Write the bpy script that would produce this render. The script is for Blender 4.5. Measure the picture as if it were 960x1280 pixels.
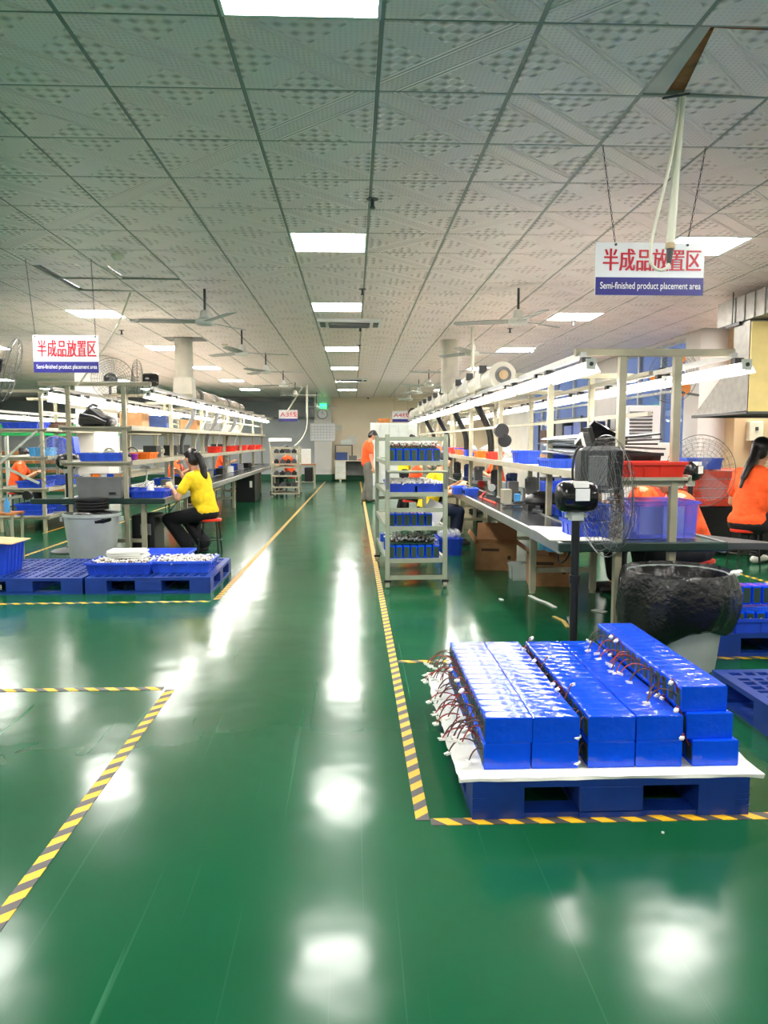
import bpy, bmesh, math, random
from mathutils import Vector, Matrix
random.seed(7)
R = math.radians
for o in list(bpy.data.objects): bpy.data.objects.remove(o)
SC = bpy.context.scene
COL = SC.collection

# ------------------------------------------------------------------ camera, world, exposure
F, CH, YAW, PIT = 970.0, 1.45, 0.0392, 0.0917
cam = bpy.data.cameras.new('camera'); cam.sensor_fit = 'HORIZONTAL'; cam.sensor_width = 36
cam.lens = F / 960 * 36; cam.clip_end = 200
co = bpy.data.objects.new('camera', cam); COL.objects.link(co)
co.location = (0, 0, CH); co.rotation_euler = (math.pi/2 - PIT, 0, -YAW)
SC.camera = co
w = bpy.data.worlds.new('dusk'); SC.world = w; w.use_nodes = True
w.node_tree.nodes['Background'].inputs[0].default_value = (.085, .12, .22, 1)
w.node_tree.nodes['Background'].inputs[1].default_value = 0.9
SC.view_settings.view_transform = 'Standard'; SC.view_settings.look = 'None'
SC.view_settings.gamma = 1; SC.view_settings.use_curve_mapping = False
SC.view_settings.exposure = 1.42
PANEL_E, TUBE_E = 25.0, 29.0

# pixel -> place (a direction; the depth Y or the height z is given)
_fw = Vector((math.sin(YAW)*math.cos(PIT), math.cos(YAW)*math.cos(PIT), -math.sin(PIT)))
_rt = Vector((math.cos(YAW), -math.sin(YAW), 0)); _up = _rt.cross(_fw)
def ray(x, y): return _fw + _rt*((x-480)/F) - _up*((y-640)/F)
def W(x, y, Y):
    d = ray(x, y); p = d*(Y/d.y); return Vector((p.x, Y, CH+p.z))
def G(x, y, z=0):
    d = ray(x, y); p = d*((z-CH)/d.z); return Vector((p.x, p.y, z))
def PX(p):
    v = Vector(p)-Vector((0, 0, CH)); q = v.dot(_fw)
    return (480+F*v.dot(_rt)/q, 640-F*v.dot(_up)/q) if q > .01 else (-1e6, -1e6)

# ------------------------------------------------------------------ materials
def hexc(h):
    f = lambda c: c/12.92 if c <= .04045 else ((c+.055)/1.055)**2.4
    return tuple(f(int(h[i:i+2], 16)/255) for i in (0, 2, 4)) + (1,)
MT = {}
def mat(name, col, rough=.5, metal=0., var=.10, scale=6., bump=0., bscale=60., coat=0., emit=0., ecol=None, alpha=1., trans=0., spec=.5):
    m = bpy.data.materials.new(name); m.use_nodes = True; MT[name] = m
    nt = m.node_tree; b = nt.nodes['Principled BSDF']; L = nt.links.new
    c = hexc(col)
    b.inputs['Base Color'].default_value = c
    b.inputs['Roughness'].default_value = rough; b.inputs['Metallic'].default_value = metal
    b.inputs['Coat Weight'].default_value = coat; b.inputs['Coat Roughness'].default_value = .08
    b.inputs['Specular IOR Level'].default_value = spec
    b.inputs['Alpha'].default_value = alpha; b.inputs['Transmission Weight'].default_value = trans
    if emit:
        b.inputs['Emission Color'].default_value = ecol or c; b.inputs['Emission Strength'].default_value = emit
    if var or bump:
        tc = nt.nodes.new('ShaderNodeTexCoord')
        if var:
            n = nt.nodes.new('ShaderNodeTexNoise'); n.inputs['Scale'].default_value = scale; n.inputs['Detail'].default_value = 5
            L(tc.outputs['Object'], n.inputs['Vector'])
            r = nt.nodes.new('ShaderNodeValToRGB')
            k0, k1 = 1-var*1.6, 1+var
            r.color_ramp.elements[0].color = tuple(max(0, min(1, x*k0)) for x in c[:3])+(1,)
            r.color_ramp.elements[1].color = tuple(min(1, x*k1) for x in c[:3])+(1,)
            r.color_ramp.elements[0].position = .3; r.color_ramp.elements[1].position = .7
            L(n.outputs['Fac'], r.inputs['Fac']); L(r.outputs['Color'], b.inputs['Base Color'])
        if bump:
            n2 = nt.nodes.new('ShaderNodeTexNoise'); n2.inputs['Scale'].default_value = bscale; n2.inputs['Detail'].default_value = 3
            L(tc.outputs['Object'], n2.inputs['Vector'])
            bp = nt.nodes.new('ShaderNodeBump'); bp.inputs['Strength'].default_value = bump; bp.inputs['Distance'].default_value = .02
            L(n2.outputs['Fac'], bp.inputs['Height']); L(bp.outputs['Normal'], b.inputs['Normal'])
    return m
mat('cream_metal', 'aca893', .42, var=.06)
mat('post_metal', 'a49f87', .45, var=.08)
mat('grey_metal', 'b9bfb4', .38, var=.06)
mat('cart_metal', '8f9683', .4, var=.06)
mat('alu', 'b8bab8', .32, metal=.85, var=.05)
mat('galv', '9c9a94', .42, metal=.55, var=.12, scale=14)
mat('hood_cream', 'e6cf86', .5, var=.06)
mat('belt', '34383a', .17, var=.15, scale=3)
mat('esd_mat', '17453a', .25, var=.1)
mat('table_edge', '16302a', .4)
mat('black', '141416', .38, var=.15)
mat('black_gloss', '0f0f12', .2, var=.1)
mat('dark_grey', '45474a', .45, var=.1)
mat('mid_grey', '77797a', .5, var=.08)
mat('blue_bin', '2149cc', .36, var=.10, scale=9)
mat('blue_tray', '2e5ce0', .34, var=.08, scale=9)
mat('blue_pallet', '12388e', .42, var=.14, scale=7)
mat('blue_clear', '6478f0', .3, var=.06, alpha=.38)
mat('smoke_blade', '8a8f92', .3, var=.02, alpha=.22)
mat('blue_film', '0850ee', .07, var=.08, scale=3, bump=.5, bscale=13)
mat('fish_paper', '23402f', .6, var=.15, scale=30)
mat('wire_red', 'a02a20', .45, var=0)
mat('wire_black', '15120f', .45, var=0)
mat('wire_brown', '5b2c1e', .45, var=.2)
mat('plug_white', 'f0eee6', .4, var=0)
mat('foam_white', 'e9e8e2', .7, var=.05, bump=.15, bscale=30)
mat('paper', 'ecebe4', .65, var=.04)
mat('red_bin', 'e0301e', .38, var=.08)
mat('orange_bin', 'f27a1c', .4, var=.08)
mat('orange_shirt', 'f4571a', .85, var=.10, scale=18, bump=.25, bscale=22)
mat('yellow_shirt', 'f2cc16', .85, var=.10, scale=18, bump=.25, bscale=22)
mat('trouser_black', '0d0d12', .85, var=.2)
mat('trouser_grey', '6e6d66', .85, var=.12, bump=.2, bscale=20)
mat('jeans', '1d2540', .85, var=.2)
mat('skin', 'd9a282', .5, var=.06, scale=12)
mat('hair', '100c0b', .4, var=.3, scale=40)
mat('eye_white', 'f4f2ee', .3, var=0)
mat('lip', 'a85a4e', .5, var=0)
mat('shoe_dark', '2a2624', .5)
mat('shoe_white', 'e2ddd4', .5)
mat('cardboard', 'a5784f', .8, var=.12, scale=10)
mat('cardboard_light', 'd9ae83', .8, var=.08)
mat('print_brown', '4c3524', .8)
mat('sign_white', 'f2f2f6', .3, var=.02)
mat('sign_red', 'd01030', .4, var=0)
mat('sign_blue', '2d2a86', .35, var=.03)
mat('bag_black', '0e0e10', .26, var=.1, bump=.5, bscale=26)
mat('bin_grey', 'a9afac', .5, var=.06)
mat('plastic_clear', 'c8d4d0', .15, var=.03, alpha=.45)
mat('film_clear', 'd4dade', .12, var=.03, alpha=.4, bump=.5, bscale=18)
mat('foil_bag', 'd0d4da', .25, metal=.2, var=.2, scale=12, bump=.6, bscale=20)
mat('pvc', 'e6e4d2', .4, var=.04)
mat('duct_white', 'd9d4c6', .4, var=.08)
mat('foil', 'c7bdb0', .25, metal=.7, var=.15, bump=.6, bscale=14)
mat('wall_cream', 'ffefd8', .75, var=.03, scale=1.5)
mat('wall_white', 'e4e1dc', .75, var=.04, scale=1.5)
mat('wall_beige', 'c9b08a', .75, var=.05, scale=1.5)
mat('wall_grey', 'b8bcbe', .7, var=.05, scale=1.5)
mat('beam_grey', '7e8285', .6, var=.05)
mat('skirt_green', '0c5a3c', .4)
mat('tile_white', 'd6d8d0', .55, var=.03)
mat('grid_bar', '8f958c', .45, var=.05)
mat('lamp_frame', 'e8e8e8', .4, var=0)
mat('lamp_panel', 'ffffff', .5, var=0, emit=PANEL_E, ecol=(1, .97, .91, 1))
mat('tube', 'ffffff', .5, var=0, emit=TUBE_E, ecol=(1, .95, .92, 1))
mat('tube_added_warm', 'ffffff', .5, var=0, emit=TUBE_E, ecol=(1, .72, .42, 1))  # for the unseen lamps added to brighten the back wall
mat('exit_green', '10c050', .5, var=0, emit=1.6, ecol=(.03, .8, .22, 1))
mat('machine_red', 'd8452a', .4, var=.07)
mat('silver_trim', 'cfcfcf', .3, metal=.6, var=0)
mat('green_board', '12a152', .5, var=.05)
mat('wood', 'b9753c', .75, var=.25, scale=14)
mat('locker', 'dfe2dc', .5, var=.04)
mat('desk_cream', 'dcd8be', .5, var=.05)
mat('cab_blue', '38508c', .5, var=.1)
mat('purple', '9a2aa8', .45)
mat('stool_red', 'e03a28', .4)
mat('fan_white', 'd9d9d2', .4, var=.04)
mat('fan_blade', '9da09b', .4, var=.05)
mat('orange_blade', 'e88a2a', .4)
mat('wire_guard', '5b5d5c', .4, metal=.6, var=0)
mat('light_blue', '4aa0e0', .4)
mat('lilac', 'b0a0e0', .6)
mat('scrap_yellow', 'c9ab62', .7)
mat('mesh_white', 'e9eae6', .5)
mat('floor_tape', 'f0b420', .5, var=0)
mat('window_frame', 'c8cbc8', .4, metal=.4)
mat('pcb', '1b5c44', .5, var=.4, scale=80)
mat('white_bottle', 'f2f2f0', .3, var=0)

def floor_material():
    m = bpy.data.materials.new('floor_epoxy'); m.use_nodes = True; MT['floor'] = m
    nt = m.node_tree; b = nt.nodes['Principled BSDF']; L = nt.links.new; N = nt.nodes.new
    tc = N('ShaderNodeTexCoord')
    n = N('ShaderNodeTexNoise'); n.inputs['Scale'].default_value = .55; n.inputs['Detail'].default_value = 6
    L(tc.outputs['Object'], n.inputs['Vector'])
    r = N('ShaderNodeValToRGB'); r.color_ramp.elements[0].color = hexc('0e4a2d'); r.color_ramp.elements[1].color = hexc('1a5a3c')
    r.color_ramp.elements[0].position = .3; r.color_ramp.elements[1].position = .72
    L(n.outputs['Fac'], r.inputs['Fac'])
    # fine pale scratches: distorted, strongly stretched noise in two directions
    acc = None
    for ang, st in ((.35, 1.0), (-.9, .7), (1.45, .6)):
        mp = N('ShaderNodeMapping'); mp.inputs['Rotation'].default_value = (0, 0, ang); mp.inputs['Scale'].default_value = (42, .4, 1)
        L(tc.outputs['Object'], mp.inputs['Vector'])
        s = N('ShaderNodeTexNoise'); s.inputs['Scale'].default_value = 1.; s.inputs['Detail'].default_value = 2; s.inputs['Distortion'].default_value = .5
        L(mp.outputs['Vector'], s.inputs['Vector'])
        cr = N('ShaderNodeMapRange'); cr.inputs['From Min'].default_value = .70; cr.inputs['From Max'].default_value = .78
        L(s.outputs['Fac'], cr.inputs['Value'])
        mu = N('ShaderNodeMath'); mu.operation = 'MULTIPLY'; mu.inputs[1].default_value = st*.16; L(cr.outputs[0], mu.inputs[0])
        if acc is None: acc = mu
        else:
            a = N('ShaderNodeMath'); a.operation = 'MAXIMUM'; L(acc.outputs[0], a.inputs[0]); L(mu.outputs[0], a.inputs[1]); acc = a
    mx = N('ShaderNodeMix'); mx.data_type = 'RGBA'; mx.inputs['B'].default_value = hexc('6fae8c')
    L(acc.outputs[0], mx.inputs['Factor']); L(r.outputs['Color'], mx.inputs['A']); L(mx.outputs['Result'], b.inputs['Base Color'])
    n3 = N('ShaderNodeTexNoise'); n3.inputs['Scale'].default_value = 1.3; n3.inputs['Detail'].default_value = 4
    L(tc.outputs['Object'], n3.inputs['Vector'])
    rr = N('ShaderNodeMapRange'); rr.inputs['To Min'].default_value = .11; rr.inputs['To Max'].default_value = .22
    L(n3.outputs['Fac'], rr.inputs['Value']); L(rr.outputs[0], b.inputs['Roughness'])
    b.inputs['Specular IOR Level'].default_value = .18
    n4 = N('ShaderNodeTexNoise'); n4.inputs['Scale'].default_value = 2.2; n4.inputs['Detail'].default_value = 2
    L(tc.outputs['Object'], n4.inputs['Vector'])
    bp = N('ShaderNodeBump'); bp.inputs['Strength'].default_value = .10; bp.inputs['Distance'].default_value = .05
    L(n4.outputs['Fac'], bp.inputs['Height']); L(bp.outputs['Normal'], b.inputs['Normal'])
floor_material()

def tape_material():
    m = bpy.data.materials.new('hazard_tape'); m.use_nodes = True; MT['hazard'] = m
    nt = m.node_tree; b = nt.nodes['Principled BSDF']; L = nt.links.new; N = nt.nodes.new
    uv = N('ShaderNodeUVMap'); sp = N('ShaderNodeSeparateXYZ'); L(uv.outputs[0], sp.inputs[0])
    # u: metres along the strip, v: 0..1 across; slanted stripes
    a = N('ShaderNodeMath'); a.operation = 'MULTIPLY_ADD'; a.inputs[1].default_value = .05; L(sp.outputs[1], a.inputs[0]); L(sp.outputs[0], a.inputs[2])
    d = N('ShaderNodeMath'); d.operation = 'DIVIDE'; d.inputs[1].default_value = .118; L(a.outputs[0], d.inputs[0])
    f = N('ShaderNodeMath'); f.operation = 'FRACT'; L(d.outputs[0], f.inputs[0])
    g = N('ShaderNodeMath'); g.operation = 'GREATER_THAN'; g.inputs[1].default_value = .5; L(f.outputs[0], g.inputs[0])
    mx = N('ShaderNodeMix'); mx.data_type = 'RGBA'; mx.inputs['A'].default_value = hexc('4a4648'); mx.inputs['B'].default_value = hexc('f2b51c')
    L(g.outputs[0], mx.inputs['Factor'])
    n = N('ShaderNodeTexNoise'); n.inputs['Scale'].default_value = 60; n.inputs['Detail'].default_value = 4
    cr = N('ShaderNodeMapRange'); cr.inputs['From Min'].default_value = .66; cr.inputs['From Max'].default_value = .70
    L(n.outputs['Fac'], cr.inputs['Value'])
    m2 = N('ShaderNodeMix'); m2.data_type = 'RGBA'; m2.inputs['B'].default_value = hexc('2f3a34')
    L(cr.outputs[0], m2.inputs['Factor']); L(mx.outputs['Result'], m2.inputs['A']); L(m2.outputs['Result'], b.inputs['Base Color'])
    b.inputs['Roughness'].default_value = .45
tape_material()

def tile_material():
    m = bpy.data.materials.new('ceiling_tile'); m.use_nodes = True; MT['ceil_tile'] = m
    nt = m.node_tree; b = nt.nodes['Principled BSDF']; L = nt.links.new; N = nt.nodes.new
    def M2(op, a, c=None):
        k = N('ShaderNodeMath'); k.operation = op
        for i, s in enumerate((a, c)):
            if s is None: continue
            if isinstance(s, (int, float)): k.inputs[i].default_value = s
            else: L(s, k.inputs[i])
        return k.outputs[0]
    uv = N('ShaderNodeUVMap'); sp = N('ShaderNodeSeparateXYZ'); L(uv.outputs[0], sp.inputs[0])
    u = M2('SUBTRACT', sp.outputs[0], .5); v = M2('SUBTRACT', sp.outputs[1], .5)
    d1 = M2('SUBTRACT', u, v); d2 = M2('ADD', u, v)
    in1 = M2('LESS_THAN', M2('ABSOLUTE', d1), .19); in2 = M2('LESS_THAN', M2('ABSOLUTE', d2), .17)
    lines = M2('SINE', M2('MULTIPLY', d1, 2*math.pi/.05))
    dotx = M2('SINE', M2('MULTIPLY', d2, 2*math.pi/.075)); doty = M2('SINE', M2('MULTIPLY', d1, 2*math.pi/.075))
    dots1 = M2('GREATER_THAN', M2('MULTIPLY', dotx, doty), .25)
    edge1 = M2('GREATER_THAN', M2('ABSOLUTE', d1), .10)
    bx = M2('SINE', M2('MULTIPLY', d1, 2*math.pi/.075)); by = M2('SINE', M2('MULTIPLY', d2, 2*math.pi/.075))
    dots2 = M2('GREATER_THAN', M2('MULTIPLY', bx, by), .3)
    lump = M2('MAXIMUM', M2('MULTIPLY', M2('SINE', M2('MULTIPLY', d1, 2*math.pi/.22)), M2('SINE', M2('MULTIPLY', d2, 2*math.pi/.22))), -.2)
    def MIX(f, a, c):
        k = N('ShaderNodeMix'); k.data_type = 'FLOAT'
        for i, s in (('Factor', f), ('A', a), ('B', c)):
            if isinstance(s, (int, float)): k.inputs[i].default_value = s
            else: L(s, k.inputs[i])
        return k.outputs['Result']
    band1 = MIX(edge1, M2('MULTIPLY', dots1, -.8), M2('MULTIPLY', lines, .7))
    band2 = M2('MULTIPLY', dots2, -.7)
    h = MIX(in1, MIX(in2, M2('MULTIPLY', lump, 1.6), band2), band1)
    bp = N('ShaderNodeBump'); bp.inputs['Strength'].default_value = .8; bp.inputs['Distance'].default_value = .01
    L(h, bp.inputs['Height']); L(bp.outputs['Normal'], b.inputs['Normal'])
    holes = MIX(in1, MIX(in2, M2('MULTIPLY', M2('MAXIMUM', lump, 0.), .9), M2('MULTIPLY', dots2, .22)), M2('MULTIPLY', M2('MULTIPLY', dots1, M2('SUBTRACT', 1, edge1)), .35))
    mx = N('ShaderNodeMix'); mx.data_type = 'RGBA'; mx.inputs['A'].default_value = hexc('fff0ec'); mx.inputs['B'].default_value = hexc('b8a49d')
    L(M2('MULTIPLY', holes, .8), mx.inputs['Factor']); L(mx.outputs['Result'], b.inputs['Base Color'])
    b.inputs['Roughness'].default_value = .38
tile_material()

def reflector_material():   # thin white plastic shade: part of the tube's light passes through
    m = bpy.data.materials.new('reflector'); m.use_nodes = True; MT['reflector'] = m
    nt = m.node_tree; b = nt.nodes['Principled BSDF']; N = nt.nodes.new; L = nt.links.new
    b.inputs['Base Color'].default_value = (.9, .9, .87, 1); b.inputs['Roughness'].default_value = .35
    t = N('ShaderNodeBsdfTranslucent'); t.inputs[0].default_value = (.95, .91, .88, 1)
    mx = N('ShaderNodeMixShader'); mx.inputs[0].default_value = .55
    L(b.outputs[0], mx.inputs[1]); L(t.outputs[0], mx.inputs[2]); L(mx.outputs[0], nt.nodes['Material Output'].inputs[0])
reflector_material()
def pane_material():
    m = bpy.data.materials.new('window_glass'); m.use_nodes = True; MT['glass'] = m
    nt = m.node_tree; nt.nodes.remove(nt.nodes['Principled BSDF']); N = nt.nodes.new; L = nt.links.new
    t = N('ShaderNodeBsdfTransparent'); t.inputs[0].default_value = (.9, .94, 1, 1)
    g = N('ShaderNodeBsdfGlossy'); g.inputs['Roughness'].default_value = .03
    mx = N('ShaderNodeMixShader'); mx.inputs[0].default_value = .10
    L(t.outputs[0], mx.inputs[1]); L(g.outputs[0], mx.inputs[2])
    L(mx.outputs[0], nt.nodes['Material Output'].inputs[0])
pane_material()

# ------------------------------------------------------------------ mesh helpers
class MB:
    def __init__(s): s.v = []; s.f = []; s.m = []
    def _add(s, vs, fs, m):
        k = len(s.v); s.v += [tuple(v) for v in vs]; s.f += [tuple(i+k for i in f) for f in fs]; s.m += [m]*len(fs); return s
    def box(s, x0, x1, y0, y1, z0, z1, m=0):
        return s._add([(x0,y0,z0),(x1,y0,z0),(x1,y1,z0),(x0,y1,z0),(x0,y0,z1),(x1,y0,z1),(x1,y1,z1),(x0,y1,z1)],
            [(0,3,2,1),(4,5,6,7),(0,1,5,4),(1,2,6,5),(2,3,7,6),(3,0,4,7)], m)
    def cb(s, c, d, m=0, rot=None):
        x, y, z = d[0]/2, d[1]/2, d[2]/2
        vs = [Vector(q) for q in [(-x,-y,-z),(x,-y,-z),(x,y,-z),(-x,y,-z),(-x,-y,z),(x,-y,z),(x,y,z),(-x,y,z)]]
        if rot is not None: vs = [rot @ q for q in vs]
        return s._add([q+Vector(c) for q in vs], [(0,3,2,1),(4,5,6,7),(0,1,5,4),(1,2,6,5),(2,3,7,6),(3,0,4,7)], m)
    def frus(s, c, a, b, z0, z1, m=0):   # tapered block: half sizes a=(ax,ay) at z0, b at z1
        cx, cy = c
        return s._add([(cx-a[0],cy-a[1],z0),(cx+a[0],cy-a[1],z0),(cx+a[0],cy+a[1],z0),(cx-a[0],cy+a[1],z0),(cx-b[0],cy-b[1],z1),(cx+b[0],cy-b[1],z1),(cx+b[0],cy+b[1],z1),(cx-b[0],cy+b[1],z1)],
            [(0,3,2,1),(4,5,6,7),(0,1,5,4),(1,2,6,5),(2,3,7,6),(3,0,4,7)], m)
    def bar(s, p, q, wd, ht=None, m=0):   # rectangular bar from p to q
        p, q = Vector(p), Vector(q); d = q-p; L = d.length; d = d.normalized()
        up = Vector((0,0,1)) if abs(d.z) < .95 else Vector((0,1,0))
        x = d.cross(up).normalized(); y = x.cross(d).normalized(); ht = ht or wd
        vs = []
        for e in (p, q):
            for a, b in ((-1,-1),(1,-1),(1,1),(-1,1)): vs.append(e + x*a*wd/2 + y*b*ht/2)
        return s._add(vs, [(0,1,2,3),(7,6,5,4),(0,4,5,1),(1,5,6,2),(2,6,7,3),(3,7,4,0)], m)
    def cyl(s, p, q, r0, r1=None, n=12, m=0, cap=True):
        p, q = Vector(p), Vector(q); d = (q-p).normalized(); r1 = r0 if r1 is None else r1
        up = Vector((0,0,1)) if abs(d.z) < .95 else Vector((0,1,0))
        x = d.cross(up).normalized(); y = x.cross(d).normalized()
        vs = [p+(x*math.cos(t)+y*math.sin(t))*r0 for t in [2*math.pi*i/n for i in range(n)]]
        vs += [q+(x*math.cos(t)+y*math.sin(t))*r1 for t in [2*math.pi*i/n for i in range(n)]]
        fs = [(i, n+i, n+(i+1)%n, (i+1)%n) for i in range(n)]
        if cap: fs += [tuple(range(n)), tuple(range(2*n-1, n-1, -1))]
        return s._add(vs, fs, m)
    def tube(s, pts, r, n=6, m=0, closed=False):
        pts = [Vector(p) for p in pts]; N = len(pts); vs = []; fs = []; x = None
        for i, p in enumerate(pts):
            a = pts[(i-1) % N] if (closed or i > 0) else p; b = pts[(i+1) % N] if (closed or i < N-1) else p
            d = (b-a).normalized()
            if x is None:
                up = Vector((0,0,1)) if abs(d.z) < .9 else Vector((1,0,0)); x = d.cross(up).normalized()
            else:
                x = (x - d*x.dot(d));  x = x.normalized() if x.length > 1e-6 else d.orthogonal().normalized()
            y = d.cross(x); rr = r[i] if isinstance(r, (list, tuple)) else r
            vs += [p+(x*math.cos(2*math.pi*k/n)+y*math.sin(2*math.pi*k/n))*rr for k in range(n)]
        for i in range(N if closed else N-1):
            j = (i+1) % N
            fs += [(i*n+k, i*n+(k+1)%n, j*n+(k+1)%n, j*n+k) for k in range(n)]
        if not closed: fs += [tuple(range(n-1, -1, -1)), tuple(range((N-1)*n, N*n))]
        return s._add(vs, fs, m)
    def lathe(s, prof, n=24, c=(0,0), m=0, jit=0, close=False):
        vs = []; fs = []
        for (r, z) in prof:
            for k in range(n):
                t = 2*math.pi*k/n; q = r*(1+jit*random.uniform(-1,1)) if jit else r
                vs.append((c[0]+q*math.cos(t), c[1]+q*math.sin(t), z+(jit*.12*random.uniform(-1,1) if jit else 0)))
        for i in range(len(prof)-1):
            fs += [(i*n+k, i*n+(k+1)%n, (i+1)*n+(k+1)%n, (i+1)*n+k) for k in range(n)]
        if prof[0][0] > 1e-5 and not close: fs.append(tuple(range(n-1, -1, -1)))
        if prof[-1][0] > 1e-5 and not close: fs.append(tuple(range((len(prof)-1)*n, len(prof)*n)))
        if close: fs += [((len(prof)-1)*n+k, (len(prof)-1)*n+(k+1)%n, (k+1)%n, k) for k in range(n)]
        return s._add(vs, fs, m)
    def prism(s, poly, axis, a0, a1, m=0):  # poly in the two other axes (in order)
        n = len(poly)
        def mk(p, a):
            if axis == 'x': return (a, p[0], p[1])
            if axis == 'y': return (p[0], a, p[1])
            return (p[0], p[1], a)
        vs = [mk(p, a0) for p in poly]+[mk(p, a1) for p in poly]
        return s._add(vs, [tuple(range(n))[::-1], tuple(range(n, 2*n))]+[(i, (i+1)%n, n+(i+1)%n, n+i) for i in range(n)], m)
    def ell(s, c, r, rot=None, nu=14, nv=9, m=0):
        vs = []; fs = []; c = Vector(c)
        for i in range(nv+1):
            ph = math.pi*i/nv
            for k in range(nu):
                t = 2*math.pi*k/nu
                q = Vector((r[0]*math.sin(ph)*math.cos(t), r[1]*math.sin(ph)*math.sin(t), r[2]*math.cos(ph)))
                vs.append(c + (rot @ q if rot is not None else q))
        for i in range(nv): fs += [(i*nu+k, (i+1)*nu+k, (i+1)*nu+(k+1)%nu, i*nu+(k+1)%nu) for k in range(nu)]
        return s._add(vs, fs, m)
    def mesh(s, name, mats, smooth=False, bevel=0, fix=True):
        me = bpy.data.meshes.new(name); me.from_pydata(s.v, [], s.f)
        for k in ([mats] if isinstance(mats, str) else mats): me.materials.append(MT[k])
        me.polygons.foreach_set('material_index', s.m)
        if bevel or fix:
            bm = bmesh.new(); bm.from_mesh(me); bmesh.ops.remove_doubles(bm, verts=bm.verts, dist=1e-5)
            if fix: bmesh.ops.recalc_face_normals(bm, faces=bm.faces)
            if bevel:
                es = [e for e in bm.edges if len(e.link_faces) == 2 and e.calc_face_angle(0) > .6]
                bmesh.ops.bevel(bm, geom=es, offset=bevel, segments=1, affect='EDGES', clamp_overlap=True)
            bm.to_mesh(me); bm.free()
        if smooth:
            me.polygons.foreach_set('use_smooth', [True]*len(me.polygons)); me.set_sharp_from_angle(angle=.7)
        me.update(); return me
def link(name, me, parent=None, loc=None, rot=None):
    o = bpy.data.objects.new(name, me); COL.objects.link(o)
    if parent is not None: o.parent = parent
    if loc is not None: o.location = loc
    if rot is not None: o.rotation_euler = rot
    return o
def part(name, mb, mats, parent, smooth=False, bevel=0, label=None, loc=None, rot=None):
    o = link(name, mb.mesh(name, mats, smooth, bevel), parent, loc, rot)
    if label: o['label'] = label
    return o
def tag(o, label, cat, group=None):
    o['label'] = label; o['category'] = cat
    if group: o['group'] = group
    return o
def thing(name, label, cat, loc=(0,0,0), rz=0, group=None):
    o = link(name, None, None, loc, (0,0,rz)); o.empty_display_size = .05
    return tag(o, label, cat, group)
def solo(name, mb, mats, label, cat, loc=(0,0,0), rz=0, group=None, smooth=False, bevel=0):
    return tag(link(name, mb.mesh(name, mats, smooth, bevel), None, loc, (0,0,rz)), label, cat, group)
def struct(name, mb, mats, parent=None, smooth=False, bevel=0):
    o = link(name, mb.mesh(name, mats, smooth, bevel), parent)
    if parent is None: o['kind'] = 'structure'
    return o
KIDS = {}
def kids(o): return [c for c in COL.objects if c.parent == o]
def dup(root, loc, rz=None, label=None, group=None):
    if root.name not in KIDS: KIDS[root.name] = [(c, list(kids(c))) for c in kids(root)]
    r = root.copy(); COL.objects.link(r); r.location = loc
    if rz is not None: r.rotation_euler = (0,0,rz)
    if label: r['label'] = label
    if group: r['group'] = group
    for ch, gs in KIDS[root.name]:
        c = ch.copy(); COL.objects.link(c); c.parent = r
        for g in gs:
            d = g.copy(); COL.objects.link(d); d.parent = c
    return r
def text_mesh(body, size, mat_name, extrude=.0015, offset=0., sx=1.):
    cu = bpy.data.curves.new('txt', 'FONT'); cu.body = body; cu.size = size; cu.extrude = extrude; cu.offset = offset
    cu.align_x = 'CENTER'; cu.align_y = 'CENTER'
    o = bpy.data.objects.new('txt', cu); COL.objects.link(o)
    bpy.context.view_layer.update()
    me = bpy.data.meshes.new_from_object(o.evaluated_get(bpy.context.evaluated_depsgraph_get()))
    bpy.data.objects.remove(o)
    me.materials.clear(); me.materials.append(MT[mat_name])
    if len(me.vertices):
        xs = [v.co.x for v in me.vertices]; ys = [v.co.y for v in me.vertices]
        cx, cy = (min(xs)+max(xs))/2, (min(ys)+max(ys))/2
        for v in me.vertices: v.co.x = (v.co.x-cx)*sx; v.co.y -= cy
    return me
def text_fit(body, width, height, mat_name, offset=0., extrude=.0015, bold=0.):
    me = text_mesh(body, 1., mat_name, 0, offset)
    xs = [v.co.x for v in me.vertices]; ys = [v.co.y for v in me.vertices]
    kx, ky = width/(max(xs)-min(xs)), height/(max(ys)-min(ys))
    for v in me.vertices: v.co.x *= kx; v.co.y *= ky
    if bold:   # heavier strokes: the same flat print, shifted by a hair
        n = len(me.vertices); vs = [v.co.copy() for v in me.vertices]; fs = [tuple(p.vertices) for p in me.polygons]
        m2 = bpy.data.meshes.new('lettering'); V = []; Fc = []
        for kz, dx in enumerate((-bold, 0, bold)):
            k = len(V); V += [(c.x+dx, c.y, kz*.0006) for c in vs]; Fc += [tuple(i+k for i in f) for f in fs]
        m2.from_pydata(V, [], Fc); m2.materials.append(MT[mat_name]); m2.update(); return m2
    return me
def arc(c, r, a0, a1, n, plane='xz'):
    out = []
    for i in range(n+1):
        t = a0+(a1-a0)*i/n; a, b = r*math.cos(t), r*math.sin(t)
        out.append((c[0]+a, c[1], c[2]+b) if plane == 'xz' else (c[0]+a, c[1]+b, c[2]) if plane == 'xy' else (c[0], c[1]+a, c[2]+b))
    return out
def bez(p0, p1, p2, p3, n=10):
    p0, p1, p2, p3 = map(Vector, (p0, p1, p2, p3)); o = []
    for i in range(n+1):
        t = i/n; u = 1-t; o.append(p0*u**3+p1*3*u*u*t+p2*3*u*t*t+p3*t**3)
    return o
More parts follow.
